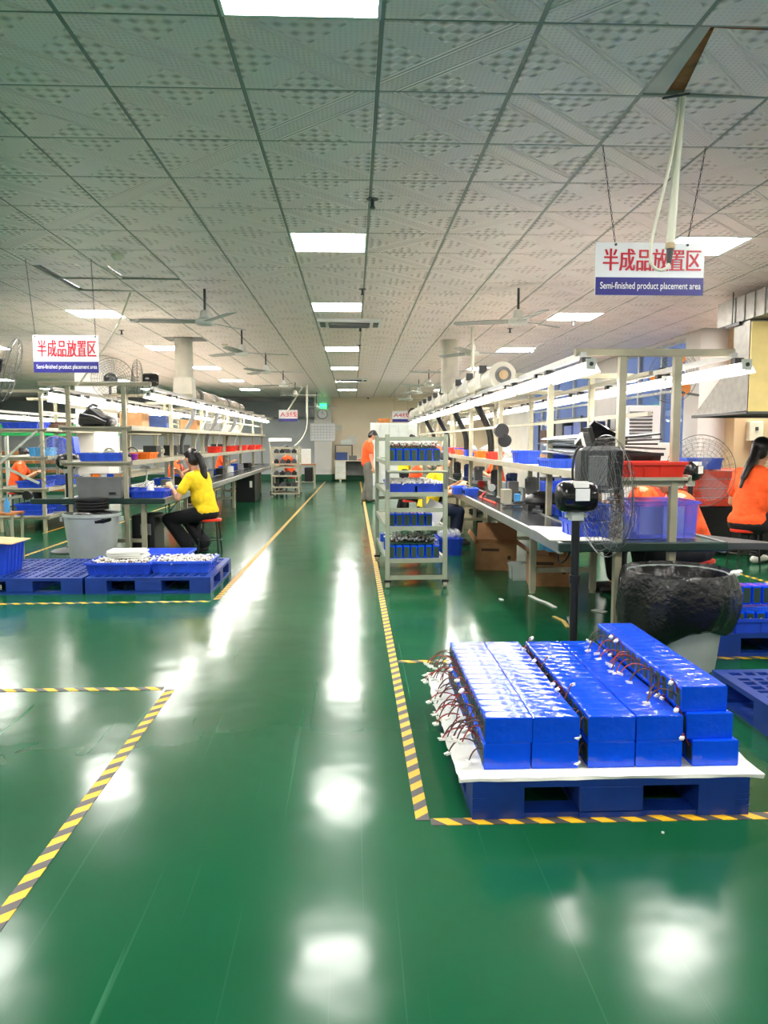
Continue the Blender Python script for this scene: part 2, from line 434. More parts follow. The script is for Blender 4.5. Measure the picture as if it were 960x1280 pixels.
# ------------------------------------------------------------------ the room
CEIL = 3.02
XL, XR, YN, YB = -12.8, 7.6, -4.2, 28.8
YC0, XW0 = 11.25, 4.95
struct('floor', MB().box(XL, XR, YN, YC0, -.1, 0).box(XL, XW0+.2, YC0, YB, -.1, 0), 'floor')
wb = struct('wall_back', MB().box(XL, XW0+.2, YB, YB+.2, 0, CEIL+.5), 'wall_cream')
struct('wall_left', MB().box(XL-.2, XL, YN, YB, 0, CEIL+.5), 'wall_white')
struct('wall_front', MB().box(XL, XR, YN-.2, YN, 0, CEIL+.5), 'wall_white')
# right side: the hall is wider on the near side of a short cross wall
YC, XW = 11.05, 4.95
struct('wall_right_near', MB().box(XR, XR+.2, YN, YC, 0, CEIL+.5), 'wall_white')
wc = struct('wall_cross', MB().box(XW, XR+.2, YC, YC+.2, 0, CEIL+.5), 'wall_white')
WZ0, WZ1 = .95, 2.98
wr = MB()
segs = [(YC+.2, YC+.5), (14.6, 16.2), (22.0, YB)]
for a, b in segs: wr.box(XW, XW+.2, a, b, 0, CEIL+.5)
for a, b in ((YC+.5, 14.6), (16.2, 22.0)):
    wr.box(XW, XW+.2, a, b, 0, WZ0); wr.box(XW, XW+.2, a, b, WZ1, CEIL+.5)
struct('wall_right', wr, 'wall_white')
for wi, (a, b, nb) in enumerate(((YC+.5, 14.6, 3), (16.2, 22.0, 4))):
    fr = MB()
    fr.box(XW+.05, XW+.12, a, b, WZ0, WZ0+.05); fr.box(XW+.05, XW+.12, a, b, WZ1-.05, WZ1); fr.box(XW+.05, XW+.12, a, b, 2.2, 2.24)
    wo = struct('window_%d' % (wi+1), fr, 'window_frame')
    st = (b-a)/nb
    for k in range(nb+1):
        y = a+k*st; y = min(max(y, a+.03), b-.03)
        part('mullion', MB().box(XW+.045, XW+.125, y-.03, y+.03, WZ0, WZ1), 'window_frame', wo)
    for k in range(nb):
        for z0, z1 in ((WZ0+.05, 2.2), (2.24, WZ1-.05)):
            part('pane', MB().box(XW+.08, XW+.086, a+k*st+.03, a+(k+1)*st-.03, z0, z1), 'glass', wo)
    part('sill', MB().box(XW-.06, XW+.04, a, b, WZ0-.04, WZ0), 'wall_white', wo)
struct('trim_1', MB().box(5.35, 6.0, YC-.28, YC, 0, CEIL+.3), 'wall_beige')
# back wall: grey recess on the left, pilaster, beam, skirting
struct('trim_2', MB().box(XL, -1.42, YB-.12, YB, 0, CEIL), 'wall_grey')
struct('trim_3', MB().box(XL, -1.42, YB-.5, YB-.12, 2.28, 2.86), 'beam_grey')
struct('trim_4', MB().box(-1.42, -.80, YB-.35, YB, 0, CEIL), 'wall_white')
struct('baseboard_back', MB().box(-.8, XW0, YB-.02, YB, 0, .22), 'skirt_green')
struct('baseboard_left', MB().box(-1.44, -.78, YB-.37, YB-.35, 0, .22).box(XL, -1.44, YB-.14, YB-.12, 0, .22), 'skirt_green')
# structural column behind the left sign
struct('trim_5', MB().box(-5.15, -4.55, 14.7, 15.3, 0, CEIL), 'wall_white', bevel=.02)

# ------------------------------------------------------------------ ceiling: grid, tiles, lamps
GX0, GY0, T = .113, 3.06, .6
i0, i1 = int((XL-GX0)/T), int((XR-GX0)/T)
j0, j1 = int((YN-GY0)/T), int((YB-GY0)/T)+1
ceil = struct('ceiling', MB().box(XL, XR, YN, YC0, CEIL+.30, CEIL+.4).box(XL, XW0+.2, YC0, YB, CEIL+.30, CEIL+.4), 'dark_grey')
bx = MB().box(-.009, .009, YN, YB, CEIL+.002, CEIL+.03).mesh('runner', 'grid_bar')
bxs = MB().box(-.009, .009, YN, YC0-.2, CEIL+.002, CEIL+.03).mesh('runner', 'grid_bar')
for i in range(i0, i1+1): link('grid_bar', bx if GX0+i*T < XW0 else bxs, ceil, (GX0+i*T, 0, 0))
by = MB().box(XL, XR, -.009, .009, CEIL+.0025, CEIL+.03).mesh('cross_tee', 'grid_bar')
bys = MB().box(XL, XW0, -.009, .009, CEIL+.0025, CEIL+.03).mesh('cross_tee', 'grid_bar')
for j in range(j0, j1): link('grid_bar', by if GY0+j*T < YC0-.2 else bys, ceil, (0, GY0+j*T, 0))
lampcells = set()
def cell(X, Y): return (math.floor((X-GX0)/T+.5*0), math.floor((Y-GY0)/T))
for X in (-.19,):
    for y in (-1.14, 2.46, 6.06, 9.06, 13.26, 16.86, 20.46, 24.06): lampcells.add(cell(X, y+.3))
for X in (2.81, -3.19, -6.19, -9.19, 5.81):
    for y in (-1.14, 2.46, 6.06, 9.66, 13.26, 16.86, 20.46, 24.06):
        if X > 5 and y > 10: continue
        lampcells.add(cell(X, y+.3))
accells = {(-1, 12), (-1, 28)}
hole = cell(1.6, 3.3)
lifted = {cell(-2.6, 7.5): .012, cell(-2.0, 7.5): .016, cell(-2.3, 8.3): .01}
def tile_mb(cx=0, cy=0):
    a, b = .288, .296
    vs = [(cx-b,cy-b,CEIL+.012),(cx+b,cy-b,CEIL+.012),(cx+b,cy+b,CEIL+.012),(cx-b,cy+b,CEIL+.012),(cx-a,cy-a,CEIL-.002),(cx+a,cy-a,CEIL-.002),(cx+a,cy+a,CEIL-.002),(cx-a,cy+a,CEIL-.002)]
    fs = [(4,5,6,7)[::-1],(0,1,5,4)[::-1],(1,2,6,5)[::-1],(2,3,7,6)[::-1],(3,0,4,7)[::-1]]
    return vs, fs
def tile_mesh(cells, name):
    vs = []; fs = []; uv = []
    for cx, cy in cells:
        v, f = tile_mb(cx, cy); k = len(vs); vs += v; fs += [tuple(i+k for i in q) for q in f]
        for q in f: uv += [((v[i][0]-cx)/.576+.5, (v[i][1]-cy)/.576+.5) for i in q]
    me = bpy.data.meshes.new(name); me.from_pydata(vs, [], fs); me.materials.append(MT['ceil_tile'])
    l = me.uv_layers.new(name='UVMap')
    for k, q in enumerate(uv): l.data[k].uv = q
    me.update(); return me
tm = tile_mesh([(0, 0)], 'ceiling_tile')
cand = []
for i in range(i0-1, i1+1):
    for j in range(j0-1, j1):
        if (i, j) in lampcells or (i, j) in accells or (i, j) == hole: continue
        cx, cy = GX0+(i+.5)*T, GY0+(j+.5)*T
        if cx > XW and cy > YC: continue
        if cx < XL or cx > XR or cy < YN or cy > YB: continue
        p = PX((cx, cy, CEIL)); vis = cy > .8 and -60 < p[0] < 1020 and -60 < p[1] < 640
        cand.append((cy if vis else 1e3+cy, i, j, cx, cy))
cand.sort()
rest = []
for n, (k, i, j, cx, cy) in enumerate(cand):
    if n < 290 and k < 1e3:
        link('ceiling_tile', tm, ceil, (cx, cy, lifted.get((i, j), 0)), (0, R(.9) if (i, j) in lifted else 0, math.pi/2 if (i+j) % 5 == 0 else 0))
    else: rest.append((cx, cy))
ro = link('ceiling_tile_field', tile_mesh(rest, 'ceiling_tile_field'), ceil); ro['kind'] = 'stuff'
# the opened cell by the power drop: slipped tile, smooth strip, timber above
hx, hy = GX0+(hole[0])*T, GY0+hole[1]*T
tilebm = MB(); z = CEIL+.002
tilebm._add([(hx+.20,hy+.59,z+.012),(hx+.59,hy+.59,z),(hx+.59,hy+.04,z),(hx+.075,hy+.02,z+.004)], [(0,1,2,3)], 0)
tl = tilebm.mesh('ceiling_tile', 'ceil_tile'); uvl = tl.uv_layers.new(name='UVMap')
for lp in tl.loops: c_ = tl.vertices[lp.vertex_index].co; uvl.data[lp.index].uv = ((c_.x-hx)/.6, (c_.y-hy)/.6)
link('ceiling_tile', tl, ceil)
part('slipped_strip', MB().prism([(hx+.012,hy+.012),(hx+.06,hy+.012),(hx+.115,hy+.59),(hx+.012,hy+.59)], 'z', CEIL+.008, CEIL+.014), 'grey_metal', ceil)
part('timber', MB().box(hx-.1, hx+.3, hy+.08, hy+.7, CEIL+.024, CEIL+.04), 'wood', ceil)

lamp_frame = MB()
for a in ((-.295,.295,-.295,-.281),(-.295,.295,.281,.295),(-.295,-.281,-.281,.281),(.281,.295,-.281,.281)): lamp_frame.box(a[0],a[1],a[2],a[3],-.004,.02)
lf = lamp_frame.mesh('frame', 'lamp_frame'); lpnl = MB().box(-.281,.281,-.281,.281,0,.012).mesh('diffuser', 'lamp_panel')
def lamp_label(i, j):
    cx, cy = GX0+(i+.5)*T, GY0+(j+.5)*T
    if abs(cx) < 1: return {-1: 'square LED ceiling panel over the aisle, first before the opened ceiling tile', 5: 'square LED ceiling panel over the aisle between two sprinkler heads', 10: 'square LED ceiling panel over the aisle just before the air conditioner', 17: 'square LED ceiling panel over the aisle, first past the near air conditioner', 23: 'square LED ceiling panel over the aisle midway between the two air conditioners', 29: 'square LED ceiling panel over the aisle just past the far air conditioner', 35: 'square LED ceiling panel over the aisle nearest the back wall'}.get(j, 'square LED ceiling panel over the aisle near the entrance'), 'aisle ceiling panels'
    if cx > 0: return ('square LED ceiling panel just beside the hanging right sign' if j == 5 and cx < 4 else 'square LED ceiling panel in the row over the A4 line'), 'A4 ceiling panels'
    return ('square LED ceiling panel above the left hanging sign' if (j == 11 and cx > -4) else 'square LED ceiling panel in the rows over the A3 line'), 'A3 ceiling panels'
for (i, j) in sorted(lampcells):
    lb, gr = lamp_label(i, j)
    t = thing('ceiling_lamp', lb, 'ceiling lamp', (GX0+(i+.5)*T, GY0+(j+.5)*T, CEIL), 0, gr)
    link('frame', lf, t); link('diffuser', lpnl, t)

def ac_unit(cx, cy, label):
    t = thing('cassette_air_conditioner', label, 'air conditioner', (cx, cy, CEIL-.002))
    part('fascia', MB().box(-.42,.42,-.29,.29,-.035,.05), 'lamp_frame', t, bevel=.01)
    gr = part('intake_grille', MB().box(-.27,.27,-.17,.17,-.05,-.035), 'dark_grey', t)
    for k in range(7): part('slat', MB().box(-.26,.26,-.15+k*.05,-.14+k*.05,-.056,-.05), 'mid_grey', gr)
    for s in (-1, 1): part('louver', MB().box(s*.35-.035,s*.35+.035,-.18,.18,-.045,-.035), 'dark_grey', t)
ac_unit(-.05, 10.5, 'white cassette air conditioner behind the third aisle ceiling panel')
ac_unit(-.05, 20.1, 'white cassette air conditioner far down the aisle ceiling')

def ceiling_fan(loc, az, label, drop=.28):
    t = thing('ceiling_fan', label, 'ceiling fan', loc, az, 'ceiling fans')
    part('rod', MB().cyl((0,0,-drop+.03),(0,0,.01),.013,n=8), 'dark_grey', t, smooth=True)
    part('motor', MB().lathe([(.0,-drop-.10),(.07,-drop-.095),(.10,-drop-.07),(.105,-drop-.045),(.06,-drop-.02),(.045,-drop+.05),(.03,-drop+.06),(0,-drop+.06)], 20), 'fan_white', t, smooth=True)
    bl = MB().prism([(.09,-.05),(.3,-.062),(.66,-.05),(.685,0),(.66,.05),(.3,.062),(.09,.05)], 'z', -.004, .004).mesh('blade', 'fan_blade')
    for k in range(3):
        a = 2*math.pi*k/3
        link('blade', bl, t, (0,0,-drop-.055), (R(10), 0, a))
ceiling_fan((-1.54,8.3,CEIL), R(183), 'grey three-blade ceiling fan nearest the left hanging sign')
for y, a in ((11.2,20),(14.2,5),(17.7,50),(21.3,10)): ceiling_fan((-1.57,y,CEIL), R(a), 'grey ceiling fan in the row over the A3 line')
ceiling_fan((1.71,8.13,CEIL), R(40), 'grey ceiling fan before the right exhaust riser, near the hanging sign')
for y, a in ((11.07,4),(14.2,70),(17.4,25),(20.1,5),(23.4,0)): ceiling_fan((1.68,y,CEIL), R(a), 'grey ceiling fan in the row over the A4 line')
ceiling_fan((-1.2,25.6,CEIL), R(5), 'white ceiling fan hanging before the green exit sign', .42)
def sprinkler(x, y):
    m = MB().cyl((0,0,-.05),(0,0,.02),.012,n=8).cyl((0,0,-.006),(0,0,0),.04,n=12).cyl((0,0,-.062),(0,0,-.058),.02,n=10).box(-.016,.016,-.003,.003,-.06,-.05)
    solo('sprinkler', m, 'dark_grey', 'small dark fire sprinkler head on the ceiling tiles', 'sprinkler', (x,y,CEIL), 0, 'sprinklers', smooth=True)
for x, y in ((.13,5.22),(.10,8.24),(-3.9,8.25),(-3.3,11.4),(.1,10.95),(2.9,10.3),(2.2,11.0),(.1,13.0)): sprinkler(x, y)
def detector(x, y):
    solo('smoke_detector', MB().lathe([(.05,0),(.052,-.02),(.04,-.035),(.025,-.05),(0,-.052)], 16), 'pvc', 'round cream smoke detector on the ceiling', 'smoke detector', (x,y,CEIL), 0, 'smoke detectors', smooth=True)
for px, py in ((147,318),(666,437),(281,430)):
    g = G(px, py, CEIL); detector(g.x, g.y)
# surface conduit above the A3 line
solo('ceiling_conduit', MB().box(-2.9,-1.9,12.0,12.06,-.03,0), 'mid_grey', 'thin grey conduit along the ceiling tiles near the left exhaust riser', 'conduit', (0,-1.6,CEIL))

# ------------------------------------------------------------------ floor tape
def tape(p, q, wd, label, mt='hazard'):
    p, q = Vector((p[0],p[1],0)), Vector((q[0],q[1],0)); d = q-p; L = d.length; a = math.atan2(d.y, d.x)
    me = bpy.data.meshes.new('hazard_tape')
    h = .0025
    me.from_pydata([(0,-wd/2,0.0002),(L,-wd/2,.0002),(L,wd/2,.0002),(0,wd/2,.0002),(0,-wd/2,h),(L,-wd/2,h),(L,wd/2,h),(0,wd/2,h)], [], [(0,3,2,1),(4,5,6,7),(0,1,5,4),(1,2,6,5),(2,3,7,6),(3,0,4,7)])
    l = me.uv_layers.new(name='UVMap')
    for lp in me.loops: c = me.vertices[lp.vertex_index].co; l.data[lp.index].uv = (c.x, c.y/wd+.5)
    me.materials.append(MT[mt]); me.update()
    return tag(link('hazard_tape', me, None, (p.x,p.y,0), (0,0,a)), label, 'floor tape')
TW = .052
tape((.26,2.845),(.24,27.5), TW, 'yellow and black hazard tape running along the right aisle edge')
tape((.29,2.83),(2.6,2.83), TW, 'hazard tape on the floor along the front of the battery pallet')
tape((.29,4.99),(4.1,4.99), TW, 'hazard tape across the floor behind the battery pallet')
tape((-1.08,-.5),(-1.075,4.46), TW, 'worn hazard tape running to an empty corner of the left floor')
tape((-1.12,4.49),(-5.2,4.49), TW, 'hazard tape across the empty left floor')
tape((-1.26,7.04),(-1.0,27.5), TW, 'hazard tape along the left aisle edge past the trays of plugs')
tape((-1.30,6.98),(-6.5,6.86), TW, 'hazard tape on the floor before the left blue pallets')
tape((4.35,6.6),(3.75,13.5), TW, 'hazard tape on the floor behind the A4 line near the red machine')
tape((-4.16,8.9),(-4.08,24), TW, 'hazard tape on the floor beside the grey bin left of the A3 line')
tape((-4.87,12.3),(-4.9,14.6), TW, 'hazard tape on the floor under the far left rack')
# ------------------------------------------------------------------ pallets
def pallet_parts(t, w, d, h=.155, text=None):
    W2, D2 = w/2, d/2
    m = MB(); z0, z1 = h-.028, h
    fw = .06
    m.box(-W2,W2,-D2,-D2+fw,z0,z1); m.box(-W2,W2,D2-fw,D2,z0,z1); m.box(-W2,-W2+fw,-D2+fw,D2-fw,z0,z1); m.box(W2-fw,W2,-D2+fw,D2-fw,z0,z1)
    n = int((w-2*fw)/.075)
    for k in range(1, n):
        x = -W2+fw+(w-2*fw)*k/n; wd = .012 if k % 4 else .03; m.box(x-wd,x+wd,-D2+fw,D2-fw,z0+.004,z1-.001)
    n = int((d-2*fw)/.075)
    for k in range(1, n):
        y = -D2+fw+(d-2*fw)*k/n; wd = .01 if k % 4 else .028; m.box(-W2+fw,W2-fw,y-wd,y+wd,z0+.004,z1-.0015)
    part('deck', m, 'blue_pallet', t)
    bw, bd = .20, .17
    for xi, x in enumerate((-W2+bw/2, 0, W2-bw/2)):
        wd = bw if xi != 1 else .25
        for y in (-D2+bd/2, 0, D2-bd/2):
            b = MB().box(x-wd/2, x+wd/2, y-bd/2, y+bd/2, .022, z0)
            if xi != 1:
                sx = -1 if xi == 0 else 1
                for k in range(4): b.box(min(x+sx*wd/2, x+sx*(wd/2-.05)), max(x+sx*wd/2+sx*.003, x+sx*(wd/2-.05)), y-bd/2-.003, y-bd/2+.04, .04+k*.022, .043+k*.022)
            part('block', b, 'blue_pallet', t, bevel=.006 if xi == 1 else 0)
        part('runner', MB().box(x-wd/2, x+wd/2, -D2, D2, 0, .022), 'blue_pallet', t)
    for y in (-D2+.06, D2-.06, 0): part('cross_runner', MB().box(-W2+bw, W2-bw, y-.05, y+.05, .0, .02), 'blue_pallet', t)
def pallet(loc, w, d, label, rz=0):
    t = thing('plastic_pallet', label, 'pallet', loc, rz, 'blue plastic pallets'); pallet_parts(t, w, d); return t
PT = .155
pallet((.99,3.46,0), 1.08, 1.24, 'blue plastic pallet loaded with long rows of blue battery packs')
p1 = pallet((-3.16,7.98,0), 1.18, 1.24, 'blue plastic pallet, grid top mostly bare, lettering on its front')
tm_ = text_fit('生产专用', .19, .045, 'plug_white')
link('lettering', tm_, p1, (-.255,-.625,.075), (math.pi/2,0,0))
pallet((-1.955,7.98,0), 1.18, 1.24, 'blue plastic pallet carrying trays of white plugs at the left aisle')
pallet((2.98,5.62,0), 1.16, 1.2, 'blue plastic pallet under trays of upright packs beside the black bag')
pallet((2.62,3.68,0), 1.18, 1.1, 'empty blue plastic pallet with grid deck right of the battery pallet')

# white foam sheet on the main pallet
fs = MB(); nx, ny = 16, 20; x0, x1, y0, y1 = .40, 1.585, 2.835, 4.25
for zoff in (0, .012):
    for j in range(ny+1):
        for i in range(nx+1):
            x = x0+(x1-x0)*i/nx; y = y0+(y1-y0)*j/ny
            out = max(0, .452-x, x-1.53, y-4.08)
            fs.v.append((x+random.uniform(-.008,.008)*(i in (0,nx)), y+random.uniform(-.006,.006)*(j in (0,ny)), PT+.001+zoff-out*.12+(random.uniform(0,.006) if out > 0 else 0)))
def q(i, j, k): return k*(nx+1)*(ny+1)+j*(nx+1)+i
for j in range(ny):
    for i in range(nx):
        fs.f.append((q(i,j,1),q(i+1,j,1),q(i+1,j+1,1),q(i,j+1,1))); fs.f.append((q(i,j+1,0),q(i+1,j+1,0),q(i+1,j,0),q(i,j,0)))
for i in range(nx): fs.f += [(q(i,0,0),q(i+1,0,0),q(i+1,0,1),q(i,0,1)), (q(i,ny,1),q(i+1,ny,1),q(i+1,ny,0),q(i,ny,0))]
for j in range(ny): fs.f += [(q(0,j,1),q(0,j+1,1),q(0,j+1,0),q(0,j,0)), (q(nx,j,0),q(nx,j+1,0),q(nx,j+1,1),q(nx,j,1))]
fs.m = [0]*len(fs.f)
solo('foam_sheet', fs, 'foam_white', 'white foam sheet spread on the pallet under the blue battery packs', 'foam sheet', smooth=True)

# battery packs
BW, BD, BH = .184, .0712, .104
def pack_mesh(w=BW, d=BD, h=BH):
    m = MB(); e = .012
    m.frus((0,0), (w/2-.002, d/2-.0025), (w/2, d/2-.0005), 0, .008)
    m.frus((0,0), (w/2, d/2-.0005), (w/2, d/2-.0005), .008, h-.004)
    m.frus((0,0), (w/2, d/2-.0005), (w/2-.004, d/2-.0022), h-.004, h)
    m2 = MB(); m2.v, m2.f, m2.m = m.v, [f for f in m.f], m.m
    return m2.mesh('battery_pack', 'blue_film', smooth=True, fix=True)
packm = pack_mesh()
endm = MB().prism([(-.024,.018),(.024,.018),(.027,.05),(.024,.088),(-.024,.088),(-.027,.05)], 'x', -.0015, .0015).mesh('end_paper', 'fish_paper')
random.seed(11)
def lead_meshes():
    out = []
    for k in range(8):
        L = (.09,.13,.05,.15,.04,.11,.06,.08)[k]; dz = (-.05,-.02,-.06,.0,-.05,-.06,.06,-.07)[k]; dy = random.uniform(-.09,.03); lift = (.02,.05,.01,.05,.04,.03,.06,.02)[k]
        m = MB()
        e = Vector((-L, dy, .07+dz))
        for s, mi in ((-.002,0),(.002,1)):
            m.tube(bez((0,s,.07),(-L*.4,s,.07+lift),(-L*.8,dy*.6+s,.07+lift+dz*.3),e+Vector((0,s,0)),8), .0024, 5, mi)
        a = m.mesh('wire_lead', [('wire_red','wire_brown','wire_brown')[k % 3],'wire_black'], smooth=True)
        b = MB().cb((0,0,0),(.022,.014,.010)).cb((-.012,0,.004),(.010,.010,.004)).mesh('plug', 'plug_white')
        out.append((a, b, e, math.atan2(-dy, L)))
    return out
LEADS = lead_meshes()
def battery(x, y, z, label, group, side=0, lead=None, extra=True):
    o = tag(link('battery_pack', packm, None, (x,y,z), (0,0,random.uniform(-.002,.002))), label, 'battery', group)
    if side:
        link('end_paper', endm, o, (side*(BW/2+.0002),0,0))
        if lead is not None:
            a, b, e, rz = LEADS[lead % 8]
            sgn = 1 if side < 0 else -1
            l = link('wire_lead', a, o, (side*(BW/2),0,0), (0,0,0 if side < 0 else math.pi))
            link('plug', b, l, e, (random.uniform(-.5,.5),random.uniform(-.4,.4),rz))
            if extra and random.random() < .55:
                a, b, e, rz = LEADS[(lead+3) % 8]
                l = link('wire_lead', a, o, (side*(BW/2),.012,-.02), (0,0,0 if side < 0 else math.pi))
                link('plug', b, l, e, (random.uniform(-.5,.5),random.uniform(-.4,.4),rz))
    return o
zb = PT+.0135
def col(xc, z0, layers, label, group, side, nrow=16, ys=2.91, dx=0):
    for L in range(layers):
        for r in range(nrow):
            sd = side
            ld = None
            free = xc < .65 or (layers == 3 and L == 2)
            if sd and random.random() < .9 and not (sd > 0 and r == 0): ld = random.randrange(8) if free else random.choice((2, 4, 6))
            battery(xc+dx*L+random.uniform(-.0015,.0015), ys+.018*L*(layers > 2)+BD*(r+.5), z0+L*BH+.0005*L, label % ('lower','middle' if layers == 3 else 'upper','top')[L], group, sd, ld, free)
col(.597, zb, 2, 'blue battery pack in the outer row beside the wire fringe, %s layer', 'packs, outer left row', -1, dx=.004)
col(.786, zb, 2, 'blue battery pack in the second row from the wire fringe, %s layer', 'packs, second row', 1, dx=.002)
col(1.008, zb, 2, 'blue battery pack in the row just past the first wire gap, %s layer', 'packs, third row', -1)
col(1.197, zb, 2, 'blue battery pack in the row before the three-high row, %s layer', 'packs, fourth row', 0)
col(1.425, zb, 3, 'blue battery pack in the single three-high row, %s layer', 'packs, three-high row', -1, nrow=15, dx=-.018)

# ------------------------------------------------------------------ bins and trays
def tray_meshes(w, d, h, mt, wall=.006, taper=.9, ribs=5):
    m = MB(); a = (w/2*taper, d/2*taper); b = (w/2, d/2)
    def ring(fx, z): return [(-fx[0],-fx[1],z),(fx[0],-fx[1],z),(fx[0],fx[1],z),(-fx[0],fx[1],z)]
    ai, bi = (a[0]-wall, a[1]-wall), (b[0]-wall, b[1]-wall)
    vs = ring(a,0)+ring(b,h)+ring(bi,h)+ring(ai,wall)
    fs = [(3,2,1,0)]
    for k in range(4):
        n = (k+1) % 4
        fs += [(k,n,4+n,4+k),(4+k,4+n,8+n,8+k),(8+k,8+n,12+n,12+k)]
    fs.append((12,13,14,15)); m._add(vs, fs, 0)
    r = MB(); rw = .012
    for s in (-1,1):
        r.box(-b[0]-rw,b[0]+rw,s*b[1]-rw*(s<0),s*b[1]+rw*(s>0),h-.022,h); r.box(s*b[0]-rw*(s<0),s*b[0]+rw*(s>0),-b[1],b[1],h-.022,h)
    q = MB()
    for k in range(ribs):
        f = -1+2*(k+.5)/ribs
        for s in (-1,1):
            q.bar((f*a[0],s*a[1],.004),(f*b[0],s*b[1],h-.02),.01,.012); q.bar((s*a[0],f*a[1],.004),(s*b[0],f*b[1],h-.02),.01,.012)
    r._add(q.v, q.f, 0)
    return m.mesh('body', mt, fix=False), r.mesh('ribbed_rim', mt)
TC = {}
def tray(loc, w, d, h, mt, label, name='storage_tray', cat='tray', rz=0, group=None, taper=.92, ribs=5):
    k = (w,d,h,mt,taper,ribs)
    if k not in TC: TC[k] = tray_meshes(w,d,h,mt,taper=taper,ribs=ribs)
    t = thing(name, label, cat, loc, rz, group)
    for n, me in zip(('body','ribbed_rim'), TC[k]): link(n, me, t)
    return t
def plug_heap(loc, w, d, h, label, seed, dense=1., paper=False, n=None):
    # a tray full of small boards whose leads end in white plugs: nobody could count them
    rr = random.Random(seed); m = MB()
    m.cb((0,0,h*.25),(w,d,h*.5),3)
    n = n or int(420*dense*w*d/.25)
    for k in range(n):
        x, y = rr.uniform(-w/2,w/2), rr.uniform(-d/2,d/2); z = h*.5
        p = Vector((x,y,z)); e = p+Vector((rr.uniform(-.05,.05), rr.uniform(-.05,.05), rr.uniform(.02,.06)))
        m.tube([p, (p+e)/2+Vector((rr.uniform(-.02,.02),rr.uniform(-.02,.02),.02)), e], .0022, 3, rr.choice((0,1,1)))
        m.cb(e, (.02,.013,.012), 2, Matrix.Rotation(rr.uniform(0,6),3,'Z') @ Matrix.Rotation(rr.uniform(-.8,.8),3,'X'))
    o = tag(link('plug_heap', m.mesh('plug_heap', ['wire_red','wire_black','plug_white','pcb'], fix=False), None, loc), label, 'cables'); o['kind'] = 'stuff'
    return o

# left pallets' load
tray((-2.28,7.74,PT), .62, .46, .12, 'blue_bin', 'blue tray heaped with white plugs, front corner of the left pallet', ribs=4)
plug_heap((-2.28,7.74,PT+.01), .54, .38, .12, 'heap of red and white plug leads with a white sheet on it', 3)
ps = MB(); 
for k in range(6): ps.cb((random.uniform(-.02,.02),random.uniform(-.02,.02),.003+k*.012),(.34,.24,.011),0,Matrix.Rotation(random.uniform(-.1,.1),3,'Z'))
solo('paper_stack', ps, 'paper', 'small stack of white sheets lying on the heap of plugs', 'paper', (-2.27,7.83,PT+.135))
tray((-1.70,7.82,PT), .58, .46, .12, 'blue_tray', 'bright blue tray of plug leads beside the left aisle tape', ribs=4)
plug_heap((-1.70,7.82,PT+.012), .50, .38, .12, 'dense heap of dark plug leads in the bright blue tray', 4, 1.3)
tray((-2.05,8.32,PT), .62, .44, .12, 'blue_tray', 'empty blue tray behind the two trays of plugs', ribs=4)
bb = tray((-3.62,7.75,PT), .56, .42, .30, 'blue_bin', 'deep blue bin standing on the bare left pallet', name='storage_bin', cat='bin', taper=.9)
solo('cardboard_sheet', MB().cb((0,0,0),(.58,.44,.008),0,Matrix.Rotation(.06,3,'Y')), 'cardboard_light', 'flat light cardboard sheet lying over the deep blue bin', 'cardboard', (-3.56,7.72,PT+.325))
# right rear pallet: blue crates carrying rows of upright packs
for k in range(3):
    tray((2.66+.37*k,5.22,PT), .355, .36, .10, 'blue_bin', 'blue crate of upright packs on the pallet beside the black bag', group='crates beside the bag', taper=.98, ribs=2)
upm = MB().box(-.032,.032,-.07,.07,0,.13).mesh('battery_pack', 'blue_film', bevel=.006)
upl = MB().prism([(-.024,.012),(.024,.012),(.026,.065),(.024,.118),(-.024,.118),(-.026,.065)], 'y', -.001, .001).mesh('end_paper', 'fish_paper')
upw = MB().box(-.004,.004,-.001,.001,.05,.09).mesh('print', 'plug_white')
def upright(x, y, z, label, group, pr=False):
    o = tag(link('upright_pack', upm, None, (x,y,z), (0,0,random.uniform(-.02,.02))), label, 'battery', group)
    e = link('end_paper', upl, o, (0,-.0712,0))
    if pr: link('print', upw, e, (0,-.0015,0))
    return o
for k in range(13): upright(2.535+.072*k, 5.13, PT+.012, 'upright blue pack with green end paper in the crates beside the bag', 'upright packs beside the bag', True)
for k in range(8): upright(2.79+.072*k, 5.29, PT+.135, 'upright blue pack in the raised second row beside the bag', 'raised upright packs beside the bag')
tray((2.98,5.32,PT+.102), .95, .30, .03, 'blue_tray', 'flat blue tray carrying the raised upright packs', taper=.98, ribs=8)
for o_ in [o for o in COL.objects if o.get('label') == 'flat blue tray carrying the raised upright packs']: o_.location.y = 5.42
for o_ in [o for o in COL.objects if o.get('group') == 'raised upright packs beside the bag']: o_.location.y = 5.40

# ------------------------------------------------------------------ rubbish bins
def bin_(loc, label, mt='bin_grey', s=1., holes=False):
    t = thing('rubbish_bin', label, 'bin', loc)
    part('body', MB().lathe([(.24*s,0),(.245*s,.01),(.31*s,.57*s),(.325*s,.575*s),(.325*s,.61*s),(.305*s,.61*s),(.30*s,.57*s),(.235*s,.02),(0,.02)], 40), mt, t, smooth=True)
    for a in (0, math.pi):
        part('handle', MB().cb((.335*s*math.cos(a),0,.54*s),(.03,.12,.05)), mt, t)
    return t
bin_((2.08,4.86,0), 'grey plastic bin inside the black bag at the A4 bench end')
bag = MB(); prof = [(.325,.618),(.334,.63),(.342,.622),(.35,.60),(.362,.55),(.372,.48),(.372,.40),(.358,.31),(.33,.22),(.30,.185)]
n = 96; vs = []; fs_ = []
rr = random.Random(5)
inner = [(.20,.42),(.27,.52),(.30,.60)]
full = inner+prof
